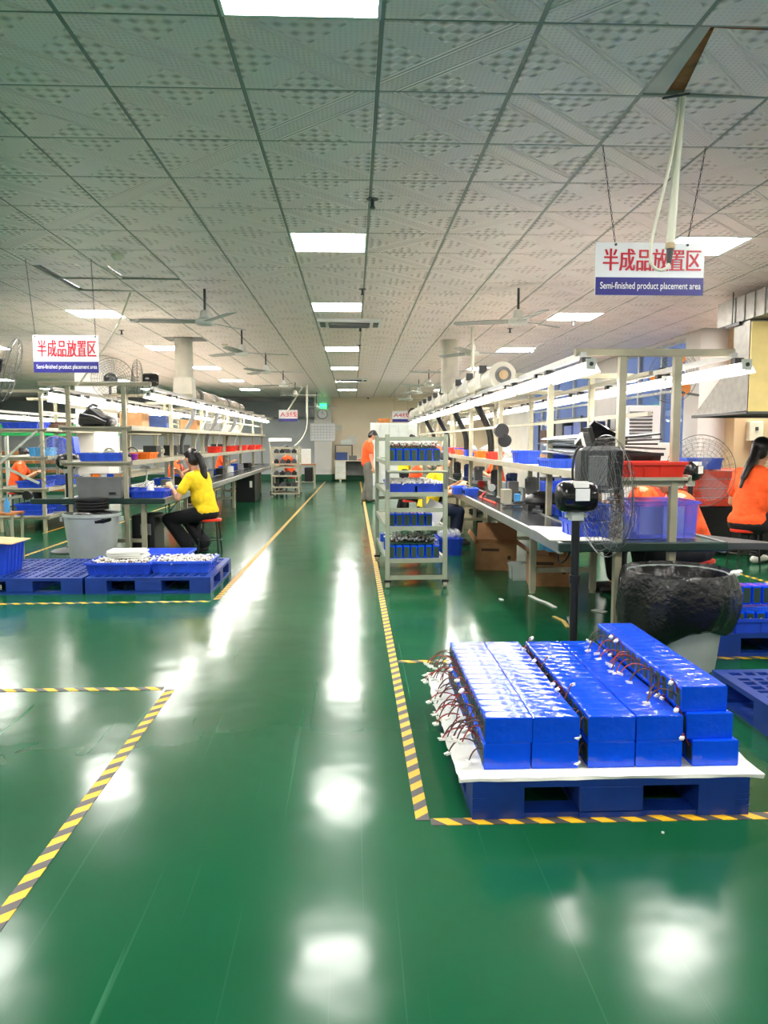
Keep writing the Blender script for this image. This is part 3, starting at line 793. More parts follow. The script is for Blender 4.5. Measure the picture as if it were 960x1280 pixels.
for i, (r_, z_) in enumerate(full):
    for k in range(n):
        t_ = 2*math.pi*k/n
        wv = (.010*math.sin(7*t_+i*.5)+.005*math.sin(16*t_+i*1.1))*min(1, max(0, (i-4)/4))+.003*math.sin(23*t_)+rr.uniform(-.0015,.0015)
        drop = (.07*math.sin(t_*1+2.3)+.03*math.sin(3*t_)) * max(0, (i-len(inner)-3)/5)
        vs.append(((r_+wv*(.6 if i < len(inner)+3 else 1.1))*math.cos(t_), (r_+wv)*math.sin(t_), z_+drop+rr.uniform(-.002,.002)))
for i in range(len(full)-1): fs_ += [(i*n+k, i*n+(k+1)%n, (i+1)*n+(k+1)%n, (i+1)*n+k) for k in range(n)]
fs_.append(tuple(range(n-1,-1,-1)))
bag._add(vs, fs_, 0)
bt = thing('bin_bag', 'black plastic bag folded over the rim of the grey bin', 'bin bag', (2.08,4.86,0))
part('bag', bag, 'bag_black', bt, smooth=True)
part('knot', MB().ell((.30,-.16,.625),(.035,.02,.02)).ell((.33,-.15,.635),(.02,.015,.012)), 'paper', bt, smooth=True, label='white crumpled scrap at the rim')
bin_((-3.06,9.16,0), 'grey plastic bin at the end of the A3 bench')
rc = MB()
for k in range(7): rc.ell((random.uniform(-.1,.1),random.uniform(-.1,.1),.52+random.uniform(0,.05)),(.2,.2,.08), Matrix.Rotation(random.uniform(-.4,.4),3,'X'))
solo('bin_bag', rc, 'bag_black', 'black bag bulging inside the grey bin at the A3 bench', 'bin bag', (-3.06,9.16,0), smooth=True)
rl = MB()
for k in range(4): rl.lathe([(.16,.60+.035*k),(.19,.605+.035*k),(.19,.628+.035*k),(.16,.632+.035*k)], 20, (0,.0))
solo('black_cushion_stack', rl, 'black', 'stack of black foam rings lying across the A3 grey bin', 'foam', (-3.06,9.18,.045), smooth=True)
# ------------------------------------------------------------------ assembly lines
TZ = .75
def bench(name, label, xa, xb, ya, yb, legs, inner, edge_side):
    """bench top with a conveyor belt on the aisle side"""
    t = thing(name, label, 'workbench', (0,0,0))
    bxa, bxb = (xa, inner[0]) if edge_side < 0 else (inner[1], xb)
    part('worktop', MB().box(min(inner[0],xa), max(inner[1],xb), ya+.02, yb, TZ-.05, TZ-.022), 'table_edge', t)
    part('belt', MB().box(bxa+.03, bxb-.02, ya+.02, yb, TZ-.022, TZ), 'belt', t)
    oxa, oxb = (inner[0], xb) if edge_side < 0 else (xa, inner[1])
    part('green_mat', MB().box(oxa+.01, oxb-.03, ya+.02, yb, TZ-.022, TZ-.003), 'esd_mat', t)
    part('end_rail', MB().box(xa-.02, xb+.02, ya-.02, ya+.02, TZ-.06, TZ+.004), 'table_edge', t, bevel=.008)
    for x in (xa, xb): part('side_rail', MB().box(x-.015, x+.015, ya, yb, TZ-.075, TZ+.006), 'alu', t, bevel=.004)
    part('middle_rail', MB().box(bxb-.02 if edge_side < 0 else bxa, bxb if edge_side < 0 else bxa+.03, ya+.02, yb, TZ-.02, TZ+.008), 'alu', t)
    y = ya+.1; first = True
    lx = (xa+.28, xb-.28)
    for y in legs:
        for x in lx:
            part('leg', MB().box(x-.028, x+.028, y-.028, y+.028, .03, TZ-.05).cyl((x,y,0),(x,y,.035),.03,n=10), 'post_metal', t)
        part('leg_brace', MB().box(lx[0]+.028, lx[1]-.028, y-.02, y+.02, .20, .245), 'post_metal', t)
    return t
def tower(name, label, xs, ys, xcb, top, shelf_z, rails, low, t=None):
    """posts on the bench with shelves, rails and lamp bars"""
    t = t or thing(name, label, 'shelf frame', (0,0,0))
    for n, y in enumerate(ys):
        for x in xs:
            part('post', MB().box(x-.026, x+.026, y-.026, y+.026, TZ if n else low, top), 'post_metal', t, bevel=.004)
        part('crossbar', MB().box(xcb[0], xcb[1], y-.024, y+.024, top, top+.05), 'post_metal', t, bevel=.004)
        for sz in shelf_z: part('shelf_bracket', MB().box(xs[0]-.07, xs[1]+.07, y-.02, y+.02, sz-.062, sz-.022), 'post_metal', t)
    for sz in shelf_z:
        part('shelf_board', MB().box(xs[0]-.09, xs[1]+.09, ys[0]-.06, ys[-1], sz-.022, sz), 'cream_metal', t)
        for x in (xs[0]-.09, xs[1]+.09): part('shelf_edge', MB().box(x-.012, x+.012, ys[0]-.06, ys[-1], sz-.045, sz+.012), 'cream_metal', t)
    for (x, z, y0) in rails: part('rail', MB().box(x-.016, x+.016, y0, ys[-1], z-.016, z+.016), 'cream_metal', t)
    return t
def lamp_run(x, z, ya, yb, tilt, lab0, lab, grp, step=1.32, rail=True, hang=False):
    n = 0; y = ya
    rm = MB().box(-.02,.02,ya+.16,yb,-.005,.035)
    if hang:
        for yy in (ya+.3, (ya+yb)/2, yb-.3): rm.cyl((0,yy,.03),(0,yy,CEIL-z-.075),.006,n=6)
    if rail: solo('lamp_rail', rm, 'alu', 'long metal rail carrying tube lamps, '+grp, 'rail', (x,0,z+.075))
    while y+1.2 < yb:
        t = thing('tube_lamp', lab0 if n == 0 else lab, 'tube lamp', (x,y,z), 0, grp)
        a = R(tilt)
        part('reflector', MB().prism([(-.072,-.036),(-.03,.03),(.03,.03),(.072,-.036),(.067,-.036),(.027,.025),(-.027,.025),(-.067,-.036)], 'y', 0, 1.2), 'reflector', t)
        part('tube', MB().cyl((0,.03,-.018),(0,1.17,-.018),.016,n=8), 'tube', t)
        part('end_cap', MB().box(-.03,.03,-.02,.004,-.02,.05).cyl((0,-.024,.015),(0,-.02,.015),.014,n=10,m=1), ['grey_metal','black'], t)
        for yy in (.12, 1.08): part('bracket', MB().box(-.03,.03,yy-.03,yy+.03,.03,.069), 'black', t)
        y += step; n += 1

# A4 line (right)
A4Y = [5.28, 7.2, 9.65, 12.1, 14.5, 16.9, 19.3, 21.6]
b4 = bench('assembly_bench', 'long assembly bench with glossy dark belt and cream post frame, A4 line', 1.42, 2.56, 5.22, 22.0, [7.25, 9.65, 12.05, 14.5, 17., 19.4], (1.80, 2.20), -1)
tower('workstation_frame', 'cream post frame with shelf standing on the A4 bench', (1.83, 2.21), A4Y, (1.50, 2.60), 2.02, [1.20], [(2.21, 1.65, 5.75), (2.21, 1.95, 5.75), (1.83, 1.62, 9.7)], 0, b4)
lamp_run(1.54, 1.93, 5.05, 21.7, 0, 'lit tube lamp at the near end of the A4 aisle-side lamp row', 'lit tube lamp in the A4 aisle-side row', 'A4 aisle-side tube lamps')
lamp_run(2.57, 1.93, 5.05, 21.7, 0, 'lit tube lamp at the near end of the A4 window-side lamp row', 'lit tube lamp in the A4 window-side row', 'A4 window-side tube lamps')
# wing plate at the bench end
wg = MB().prism([(2.58,5.24),(2.95,5.20),(2.60,5.75),(2.58,5.75)], 'z', TZ-.05, TZ-.005)
solo('bench_wing', wg, 'dark_grey', 'dark triangular leaf folded out from the A4 bench end', 'table leaf')

# A3 line (left)
A3Y = [9.5, 11.9, 14.3, 16.7, 19.1, 21.5, 23.6]
b3 = bench('assembly_bench', 'long assembly bench with post frame behind the grey bin, A3 line', -3.50, -2.30, 9.46, 24.0, [9.62, 12.0, 14.4, 16.8, 19.2, 21.6], (-3.41, -2.75), 1)
tower('workstation_frame', 'cream post frame with shelf standing on the A3 bench', (-3.41, -2.75), A3Y, (-3.75, -2.42), 2.10, [1.20, 1.62], [(-2.75, 1.86, 9.5), (-3.41, 1.86, 9.5)], 0, b3)
lamp_run(-2.48, 2.0, 9.6, 23.8, 0, 'lit tube lamp at the near end of the A3 aisle-side lamp row', 'lit tube lamp in the A3 aisle-side row', 'A3 aisle-side tube lamps')
part('end_rail', MB().box(-3.88, -3.50, 9.44, 9.48, TZ-.06, TZ+.004), 'table_edge', b3, bevel=.008)
lamp_run(-3.70, 2.0, 9.6, 23.8, 0, 'lit tube lamp at the near end of the A3 outer lamp row', 'lit tube lamp in the A3 outer row', 'A3 outer tube lamps')

lamp_run(3.5, 2.0, 23.4, 27.6, 0, 'unseen warm tube lamp added behind the lockers to warm the back wall', 'unseen warm tube lamp added behind the lockers to warm the back wall', 'added warm tube lamps at the back', hang=True)  # unseen lamp row, added to give the back wall its warm glow
for o_ in COL.objects:
    if o_.parent and o_.parent.get('group') == 'added warm tube lamps at the back' and o_.name.startswith('tube'): o_.data.materials[0] = MT['tube_added_warm']
# A2 line (far left): rack with sloping trays at its end
A2Y = [12.5, 14.9, 17.3, 19.7, 22.1]
b2 = tower('storage_rack', 'silver post rack with shelves at far left behind the A3 line', (-5.58, -4.91), A2Y, (-6.1, -4.75), 2.20, [.26, .70, 1.20, 1.64], [(-4.91, 1.9, 12.5)], 0)
lamp_run(-4.78, 2.10, 12.6, 22, 0, 'lit tube lamp at the near end of the far left rack', 'lit tube lamp in the far left rack row', 'far left tube lamps')
lamp_run(-6.0, 1.86, 13.2, 22, 0, 'lit tube lamp at the outer near end of the far left rack', 'lit tube lamp in the outer far left row', 'outer far left tube lamps')
part('brace', MB().bar((-5.55,12.44,1.10),(-4.96,12.44,1.60),.035), 'grey_metal', b2)
part('brace', MB().bar((-5.45,12.44,1.02),(-4.96,12.44,.78),.035), 'grey_metal', b2)

# ------------------------------------------------------------------ exhaust ducts
d1 = thing('exhaust_duct', 'white round exhaust riser and duct with take-off boxes above the A4 lamps', 'duct', (1.60,12.3,0))
part('riser', MB().cyl((-.08,0,2.2),(-.08,0,CEIL+.05),.14,n=28), 'duct_white', d1, smooth=True)
part('trunk', MB().cyl((0,-3.9,2.15),(0,8.5,2.15),.115,n=24), 'duct_white', d1, smooth=True)
ec = part('end_cap', MB().cyl((0,-3.95,2.15),(0,-3.88,2.15),.145,n=28).cyl((0,-3.97,2.15),(0,-3.95,2.15),.09,.145,n=28), 'duct_white', d1, smooth=True)
part('groove', MB().cyl((0,-3.975,2.15),(0,-3.965,2.15),.088,n=28), 'mid_grey', ec, smooth=True)
part('hub', MB().cyl((0,-4.0,2.15),(0,-3.96,2.15),.05,n=20).cyl((0,-4.01,2.15),(0,-4.0,2.15),.02,n=12), 'wall_beige', ec, smooth=True)
for k in range(9):
    y = -3.2+k*1.05
    bxp = part('takeoff_box', MB().box(-.12,.12,y,y+.42,2.06,2.295), 'duct_white', d1, bevel=.015)
    part('clamp', MB().box(-.135,-.05,y-.03,y+.03,2.23,2.32), 'dark_grey', bxp)
for k in range(2): part('fan_mouth', MB().cyl((-.02+.1*k,8.5+k*.3,2.2),(-.02+.1*k,8.62+k*.3,2.2),.12,n=18), 'black', d1)
d2 = thing('exhaust_duct', 'white exhaust riser bending into foil duct above the A3 lamps', 'duct', (-2.62,12.3,0))
part('riser', MB().lathe([(.135,2.42),(.135,CEIL+.05)], 28), 'duct_white', d2, smooth=True)
part('square_boot', MB().frus((0,0),(.15,.15),(.135,.135),2.12,2.42), 'duct_white', d2)
part('foil_trunk', MB().tube([(0.0+.006*math.sin(k*2.1),.1+k*.3,2.17+.008*math.sin(k*1.7)) for k in range(20)], [.12+.012*math.sin(k*2.5) for k in range(20)], 18), 'foil', d2, smooth=True)
for k in range(4): part('strap', MB().cyl((0,.8+k*1.4,2.17),(0,.86+k*1.4,2.17),.138,n=20), 'mid_grey', d2)
# black sheet painting in the dark ceiling gap around the left riser
part('dark_gap_sheet', MB().box(-2.9,-2.3,12.09,12.6,CEIL-.004,CEIL-.003), 'black', d2, loc=(2.62,-12.3,0))
# flexible hoses hanging from the ducts into the frames
for k, y in enumerate((13.2, 15.4, 17.8)):
    part('suction_hose', MB().tube(bez((-2.66,y,2.1),(-2.6,y,1.7),(-3.0,y+.3,1.7),(-2.95,y+.35,1.24),n=14), .035, 8), 'mid_grey', d2, smooth=True, loc=(2.62,-12.3,0))
    part('air_hose', MB().tube(bez((-2.62,y+.6,2.1),(-2.4,y+.6,1.75),(-2.9,y+.7,1.6),(-2.8,y+.8,1.22),n=14), .012, 8), 'pvc', d2, smooth=True, loc=(2.62,-12.3,0))
for k, y in enumerate((10.6, 13.0, 15.6, 18.2)):
    part('suction_hose', MB().tube(bez((1.66,y,2.1),(1.7,y,1.7),(1.98,y+.3,1.75),(1.95,y+.4,1.22), n=12), .045, 8), 'black', d1, smooth=True, loc=(-1.60,-12.3,0))
# conduit posts from the ceiling
solo('drop_conduit', MB().cyl((1.66,10.9,2.36),(1.66,10.9,CEIL),.022,n=10), 'pvc', 'slim white conduit from the ceiling to the A4 exhaust duct', 'conduit', smooth=True)
solo('drop_conduit', MB().cyl((-1.32,22.4,2.1),(-1.32,22.4,CEIL),.03,n=10).tube(bez((-1.32,22.4,2.1),(-1.3,22.4,1.8),(-1.4,22.4,1.5),(-1.7,22.4,1.3)),.02,6), 'pvc', 'white power pipe with loose cable hanging near the A3 sign', 'conduit', smooth=True)
solo('drop_conduit', MB().cyl((-1.45,22.8,CEIL),(-1.95,22.8,2.25),.02,n=8), 'pvc', 'slanting white pipe from the ceiling to the A3 sign', 'conduit', smooth=True)
solo('ceiling_cable', MB().tube([tuple(W(163,366,8.4)),tuple(W(155,388,8.5)),tuple(W(148,405,8.8)),tuple(W(130,436,9.2)),tuple(W(97,482,9.45))], .011, 6), 'pvc', 'grey cable hanging from the ceiling to the A3 frame corner', 'cable', smooth=True)
# the pipe that hangs in front of the right sign
pd = thing('power_drop', 'white pipe with cable loop and socket hanging before the right sign', 'power drop', (0,0,0))
part('pipe', MB().cyl(tuple(W(852,118,3.62)),tuple(W(838,306,3.62)),.019,n=14), 'pvc', pd, smooth=True)
part('cable_loop', MB().tube(bez(W(849,122,3.60),W(842,220,3.60),W(810,290,3.6),W(813,325,3.6),n=12)+bez(W(813,327,3.6),W(818,342,3.6),W(834,340,3.6),W(836,330,3.61),n=6), .0075, 8), 'pvc', pd, smooth=True)
part('collar', MB().cyl(tuple(W(838,304,3.62)),tuple(W(837.5,311,3.62)),.021,n=14), 'wall_beige', pd, smooth=True)
part('socket', MB().cyl(tuple(W(837.5,311,3.62)),tuple(W(836,331,3.62)),.016,.010,n=12), 'dark_grey', pd, smooth=True)
part('clip', MB().bar(tuple(W(828,123,3.6)),tuple(W(862,117,3.6)),.008), 'dark_grey', pd)

# ------------------------------------------------------------------ signs
def sign(name, c, w, h, blue, label, main, sub, chain_top, cat='sign'):
    x, y, z = c
    t = thing(name, label, cat, (x,y,z))
    part('board', MB().box(-w/2,w/2,-.006,.006,-h/2,h/2), 'sign_white', t)
    part('blue_band', MB().box(-w/2+.0005,w/2-.0005,-.0075,.0075,-h/2+.0005,-h/2+blue), 'sign_blue', t)
    hh = h-blue
    me = text_fit(main, w*.90, hh*.64, 'sign_red', bold=w*.0042)
    link('red_lettering', me, t, (.01,-.0085,-h/2+blue+hh*.5), (math.pi/2,0,0))
    if sub:
        me = text_fit(sub, w*.93, blue*.50, 'sign_white', offset=.006)
        link('white_lettering', me, t, (.005,-.0095,-h/2+blue*.48), (math.pi/2,0,0))
    for (bx_, tx, ty, tz) in chain_top:
        m = MB(); p = Vector((bx_,0,h/2-.01)); q_ = Vector((tx-x,ty-y,tz-z)); L = (q_-p).length; n_ = int(L/.022)
        if L < 1.2:
            for k in range(n_):
                a = p.lerp(q_, k/n_); b = p.lerp(q_, (k+1.25)/n_); d = (b-a)
                sx = Vector((.004,0,0)) if k % 2 else Vector((0,.004,0))
                m.tube([a, a+d*.25+sx, a+d*.75+sx, b, a+d*.75-sx, a+d*.25-sx], .0015, 4, closed=True)
        ch = part('chain' if cat == 'sign' and L < 1.2 else 'hanging_wire', m, 'dark_grey', t)
        part('eyelet', MB().cyl((bx_,-.012,h/2-.012),(bx_,.012,h/2-.012),.007,n=8), 'dark_grey', t)
    return t
def sgn(px0, py0, px1, py1, Y): a, b = W(px0,py0,Y), W(px1,py1,Y); return ((a.x+b.x)/2, Y, (a.z+b.z)/2), b.x-a.x, a.z-b.z
c, ww, hh = sgn(745,303,878,370,4.22)
sign('hanging_sign', c, ww, hh, .094, 'white and blue hanging sign with red characters beside the white pipe', '半成品放置区', 'Semi-finished product placement area', [(-.19,1.33,4.24,CEIL),(.20,1.89,4.24,CEIL)])
c, ww, hh = sgn(41,419,124,466,7.0)
sign('hanging_sign', c, ww, hh, .095, 'white and blue hanging sign with red characters above the A3 frame', '半成品放置区', 'Semi-finished product placement area', [(-.26,-2.83,7.0,CEIL),(.26,-2.27,7.0,CEIL)])
c, ww, hh = sgn(348.5,512.5,372,527,23.5)
sign('line_sign', c, ww, hh, .09, 'small hanging line sign reading A3 above the left benches', 'A3线', None, [(-.2,c[0]-.2,c[1],CEIL),(.2,c[0]+.2,c[1],CEIL)])
c, ww, hh = sgn(490.5,514,512,527.5,23.5)
sign('line_sign', c, ww, hh, .09, 'small hanging line sign reading A4 above the right benches', 'A4线', None, [(-.2,c[0]-.2,c[1],CEIL),(.2,c[0]+.2,c[1],CEIL)])
# ------------------------------------------------------------------ rolling carts
def cart(loc, rz, w, d, h, shelves, label, mt='cart_metal', handle=True):
    t = thing('rolling_cart', label, 'cart', loc, rz, 'rolling carts')
    W2, D2 = w/2, d/2; b = .022
    for sx in (-1,1):
        for sy in (-1,1):
            part('post', MB().box(sx*W2-b,sx*W2+b,sy*D2-b,sy*D2+b,.08,h), mt, t, bevel=.004)
            c_ = part('caster', MB().box(sx*W2-.035,sx*W2+.035,sy*D2-.04,sy*D2+.04,.062,.082).box(sx*W2-.025,sx*W2-.02,sy*D2-.03,sy*D2+.03,.03,.065).box(sx*W2+.02,sx*W2+.025,sy*D2-.03,sy*D2+.03,.03,.065), 'black', t)
            part('wheel', MB().cyl((sx*W2-.02,sy*D2,.036),(sx*W2+.02,sy*D2,.036),.036,n=16), 'cream_metal', c_, smooth=True)
    for z in shelves:
        part('shelf_board', MB().box(-W2,W2,-D2,D2,z-.012,z), mt, t)
        for sy in (-1,1): part('shelf_edge', MB().box(-W2+b,W2-b,sy*D2-.015,sy*D2+.015,z-.03,z+.012), mt, t)
        for sx in (-1,1): part('shelf_edge', MB().box(sx*W2-.015,sx*W2+.015,-D2+b,D2-b,z-.03,z+.012), mt, t)
    for z in (h-.045, .77, .10):
        part('crossbar', MB().box(-W2+b,W2-b,-D2-.015,-D2+.015,z-.018,z+.022), mt, t)
        part('crossbar', MB().box(-W2+b,W2-b,D2-.015,D2+.015,z-.018,z+.022), mt, t)
    if handle:
        hd = part('handle', MB().cyl((-W2-.01,-D2-.07,1.15),(W2+.01,-D2-.07,1.15),.014,n=10), mt, t, smooth=True)
        for sx in (-1,1): part('handle_bracket', MB().bar((sx*W2,-D2-.02,.98),(sx*(W2+.012),-D2-.072,1.17),.03,.012), 'mid_grey', hd)
    return t
CL, CRZ = Vector((.59,8.42,0)), .03
cart(CL, CRZ, .57, 1.70, 1.51, (1.24,.935,.60,.28), 'grey steel rolling cart of packs and trays beside the A4 bench')
def cw(x, y, z): return (CL.x+x*math.cos(CRZ)-y*math.sin(CRZ), CL.y+x*math.sin(CRZ)+y*math.cos(CRZ), z)
for lv, (z, n, rows, lab) in enumerate(((1.24,7,3,'top shelf'),(.60,6,3,'third shelf'),(.28,7,5,'lowest shelf'))):
    for r_ in range(rows):
        for k in range(n):
            if lv == 0 and k == 6 and r_ > 0: continue
            upright(*cw(-.235+.0735*k, -.73+.16*r_, z+.002), 'upright blue battery pack on the grey cart, '+lab, 'packs on the grey cart, '+lab)
h1 = plug_heap(cw(-.02,-.53,1.374), .46, .5, .02, 'tangle of plug leads over the packs on the cart top shelf', 8, .7)
h2 = plug_heap(cw(-.02,-.45,.414), .44, .5, .02, 'tangle of plug leads over packs on the cart lowest shelf', 9, .5)
for o_ in (h1, h2): o_.rotation_euler = (0,0,CRZ)
for k, x in enumerate((-.142,.142)):
    nm = ('left blue tray','right blue tray')[k]
    tray(cw(x,-.62,.937), .262, .40, .092, 'blue_bin', ('blue tray of plug leads on the cart, beside the aisle tape','blue tray of plug leads on the cart, beside the bench')[k], rz=CRZ, taper=.97, ribs=1)
    plug_heap(cw(x,-.62,.945), .215, .34, .085, ('heap of leads in the cart tray nearer the aisle tape','heap of leads in the cart tray nearer the bench')[k], 20+k, 1.5)
tray(cw(0,-.1,.937), .5, .42, .09, 'blue_bin', 'blue tray of leads deep on the cart second shelf', taper=.97, ribs=2, rz=CRZ)
plug_heap(cw(0,-.1,.945), .44, .36, .085, 'heap of leads in the deep tray of the cart second shelf', 23, 1.)
solo('cardboard_sheet', MB().cb((0,0,.1),(.2,.02,.2),0,Matrix.Rotation(.5,3,'Y')), 'paper', 'white card leaning on the cart third shelf', 'card', cw(.215,-.55,.63), CRZ)
solo('small_box', MB().box(-.045,.045,-.08,.08,0,.085), 'blue_tray', 'small blue box at the cart rear on the lowest shelf', 'box', cw(-.22,.6,.283), CRZ)

CL2 = Vector((-1.74,20.25,0))
cart(CL2, 0, .68, .7, 1.30, (.27,.56,.86,1.12), 'cream rolling cart at the far end of the A3 bench', 'cream_metal', False)
for r_, z in enumerate((.27,.56,.86,1.12)):
    for k in range(4):
        solo('circuit_module', MB().box(-.06,.06,-.1,.1,0,.09).box(-.03,.03,-.06,.06,.09,.12), 'dark_grey' if (k+r_) % 2 else 'black', 'small dark module on the far cream cart', 'module', (CL2.x-.23+.15*k,CL2.y-.2,z+.001), 0, 'modules on the cream cart')

# ------------------------------------------------------------------ industrial fans
def guard_mesh(r, dpt, rings=9, spokes=28):
    m = MB()
    for s in (-1,1):
        for k in range(rings):
            rr_ = r*(k+1.2)/(rings+.2); x = s*dpt*math.sqrt(max(0,1-(rr_/r)**2))**.8
            m.tube([(x,rr_*math.cos(2*math.pi*i/36),rr_*math.sin(2*math.pi*i/36)) for i in range(36)], .0013 if k < rings-1 else .004, 4, closed=True)
        for i in range(spokes):
            a = 2*math.pi*i/spokes
            m.tube([(s*dpt*math.sqrt(max(0,1-f*f))**.8, r*f*math.cos(a), r*f*math.sin(a)) for f in (.12,.35,.6,.8,.93,1.)], .0014, 3)
    return m
def pedestal_fan(loc, zc, az, r, label, motor_len=.24, stand=True, tilt=0, base_r=.24, blade='smoke_blade', bracket=None):
    t = thing('industrial_fan', label, 'fan', loc, az)
    rot = (0, tilt, 0)
    if stand:
        part('base', MB().lathe([(base_r,0),(base_r,.015),(base_r*.85,.03),(.06,.06),(.04,.09),(0,.09)], 28), 'dark_grey', t, smooth=True)
        part('pole', MB().cyl((0,0,.08),(0,0,zc-.12),.026,n=14).cyl((0,0,zc*.5),(0,0,zc*.5+.05),.034,n=14), 'black', t, smooth=True)
        part('yoke', MB().box(-.04,.04,-.03,.03,zc-.15,zc-.09).cyl((-.07,0,zc-.12),(.07,0,zc-.12),.015,n=8), 'grey_metal', t)
    mo = part('motor', MB().tube([(x_,0,0) for x_ in (-motor_len*.5,-motor_len*.46,-motor_len*.35,0,motor_len*.35,motor_len*.46,motor_len*.5)], [.065,.085,.098,.104,.098,.085,.05], 24), 'black_gloss', t, smooth=True, loc=(0,0,zc), rot=rot)
    part('sticker', MB().box(-.045,.045,-.1065,-.098,-.02,.055).box(-.045,.045,-.09,-.04,.06,.098), 'paper', mo)
    part('guard', guard_mesh(r, .085), 'wire_guard', t, smooth=True, loc=(math.cos(tilt)*(motor_len*.5+.07),0,zc-math.sin(tilt)*(motor_len*.5+.07)), rot=rot)
    bl = MB()
    for k in range(3):
        a = 2*math.pi*k/3+.4
        rm = Matrix.Rotation(a,3,'X')
        vs = []
        for f, w_, tw in ((.16,.05,.5),(.45,.10,.42),(.75,.12,.34),(.9,.07,.3)):
            for sg in (-1,1): vs.append(rm @ Vector((sg*w_*math.sin(tw), sg*w_*math.cos(tw), f*r)))
        bl._add(vs, [(0,1,3,2),(2,3,5,4),(4,5,7,6)], 0)
    bl.cyl((-.03,0,0),(.04,0,0),.05,n=16)
    part('blades', bl, blade, t, smooth=True, loc=(math.cos(tilt)*(motor_len*.5+.07),0,zc-math.sin(tilt)*(motor_len*.5+.07)), rot=rot)
    if bracket: part('bracket', bracket, 'dark_grey', t)
    return t
pedestal_fan((1.40,4.82,0), 1.10, R(6), .385, 'black pedestal fan with paper sticker on its motor before the A4 bench end')
pedestal_fan((3.42,7.75,0), 1.14, R(40), .37, 'black pedestal fan with large wire guard before the red machine')
pedestal_fan((-3.72,10.25,0), 1.18, R(150), .33, 'black pedestal fan with domed base left of the A3 bench')
pedestal_fan((4.25,10.55,0), 2.34, R(38), .37, 'wall fan with orange blades by the window and the grey hood', stand=False, blade='orange_blade', bracket=MB().tube([(-.1,0,2.34),(-.14,0,2.2),(.1,-.2,2.1),(.9,-.02,2.1)], .018, 8))
pedestal_fan((-4.08,9.05,0), 2.30, R(17), .37, 'grey fan on a ceiling bracket left of the hanging A3 frame sign', stand=False, tilt=R(16), bracket=MB().cyl((0,0,2.40),(0,0,CEIL),.02,n=8))
pedestal_fan((-3.55,11.6,0), 2.33, R(-60), .30, 'grey fan mounted above the A3 frame behind the sign', stand=False, bracket=MB().cyl((0,0,2.12),(0,0,2.24),.02,n=8))
pedestal_fan((-3.05,11.95,0), 2.36, R(195), .30, 'grey fan mounted above the A3 frame beside the exhaust riser', stand=False, bracket=MB().cyl((0,0,2.14),(0,0,2.26),.02,n=8))

# ------------------------------------------------------------------ on and around the A4 bench
SZ = 1.20
def shelfbin(px0, px1, h, X0, mt, label, depth=.34, z=SZ, taper=.95, ribs=3, group=None, right=False):
    # front-left corner stands at X0 (or the front-right one)
    Y = F*X0/((px1 if right else px0)-442)
    Y = Y if Y > 0 else -Y
    w_ = abs(px1-px0)*Y/F
    xc = X0+(-w_/2 if right else w_/2)
    return tray((xc, Y+depth/2, z+.001), w_*.98, depth, h, mt, label, 'storage_bin', 'bin', group=group, taper=taper, ribs=ribs)
tray((2.04,5.37,SZ+.001), .46, .30, .105, 'red_bin', 'red ribbed tray between the two posts at the A4 frame end', ribs=4)
shelfbin(649,676,.14,1.77,'blue_bin','blue bin on the A4 shelf before the silver bags')
shelfbin(690,722,.085,1.79,'blue_tray','long light blue tray under the silver bags on the A4 shelf', depth=.5, ribs=6)
shelfbin(613,630,.10,1.77,'red_bin','red bin on the A4 shelf beside an orange one')
shelfbin(597,612,.10,1.78,'orange_bin','orange bin on the A4 shelf beside the red one')
shelfbin(583,596,.10,1.78,'blue_bin','blue bin on the A4 shelf past the orange one')
shelfbin(572,582,.10,1.80,'orange_bin','small orange bin far along the A4 shelf')
sb = thing('silver_bag_stack', 'stack of crumpled silver foil bags on the light blue tray', 'bags', (2.02,7.2,SZ+.088))
rr = random.Random(9)
for k in range(9):
    part('foil_bag', MB().ell((rr.uniform(-.04,.04),rr.uniform(-.1,.1),.018+k*.022),(.21+rr.uniform(-.03,.03),.3,.014),Matrix.Rotation(rr.uniform(-.12,.12),3,'Y') @ Matrix.Rotation(rr.uniform(-.1,.1),3,'X'),18,8), 'foil_bag', sb, smooth=True)
# black crate, flat panels, keyboard, ribbed case at the frame end
tray((2.02,5.78,SZ+.001), .46, .36, .16, 'black', 'black crate on the A4 shelf behind the red tray', 'storage_bin', 'bin', ribs=4)
pl_ = thing('panel_stack', 'fan of flat dark panels lying on the black crate', 'panels', (2.02,5.78,SZ+.165))
for k in range(5): part('panel', MB().cb((rr.uniform(-.03,.03),0,.012+.024*k),(.50,.34,.012),0,Matrix.Rotation(.10-.05*k,3,'Y') @ Matrix.Rotation(rr.uniform(-.2,.2),3,'Z')), 'dark_grey' if k % 2 else 'black', pl_)
kb = thing('keyboard', 'black keyboard standing on end above the ribbed case', 'keyboard', (1.72,5.62,SZ+.002))
rk = Matrix.Rotation(-.28,3,'Y')
part('case', MB().cb((0.03,0,.17),(.03,.14,.36),0,rk), 'black', kb)
for k in range(8): part('key_row', MB().cb(rk @ Vector((-.018,0,.03+.035*k-.14)) + Vector((.03,0,.17)),(.008,.12,.024),0,rk), 'dark_grey', kb)
part('white_strip', MB().cb((-.035,-.04,.16),(.018,.02,.30),0,rk), 'paper', kb)
mo_ = thing('monitor', 'dark flat monitor tilted on the A4 shelf behind the keyboard', 'monitor', (1.98,6.15,SZ+.002))
part('screen', MB().cb((0,0,.24),(.36,.03,.24),0,Matrix.Rotation(.5,3,'X') @ Matrix.Rotation(.5,3,'Y')), 'black_gloss', mo_)
part('stand', MB().box(-.015,.015,.02,.06,0,.2), 'black', mo_); part('foot', MB().box(-.1,.1,-.06,.1,0,.012), 'black', mo_)
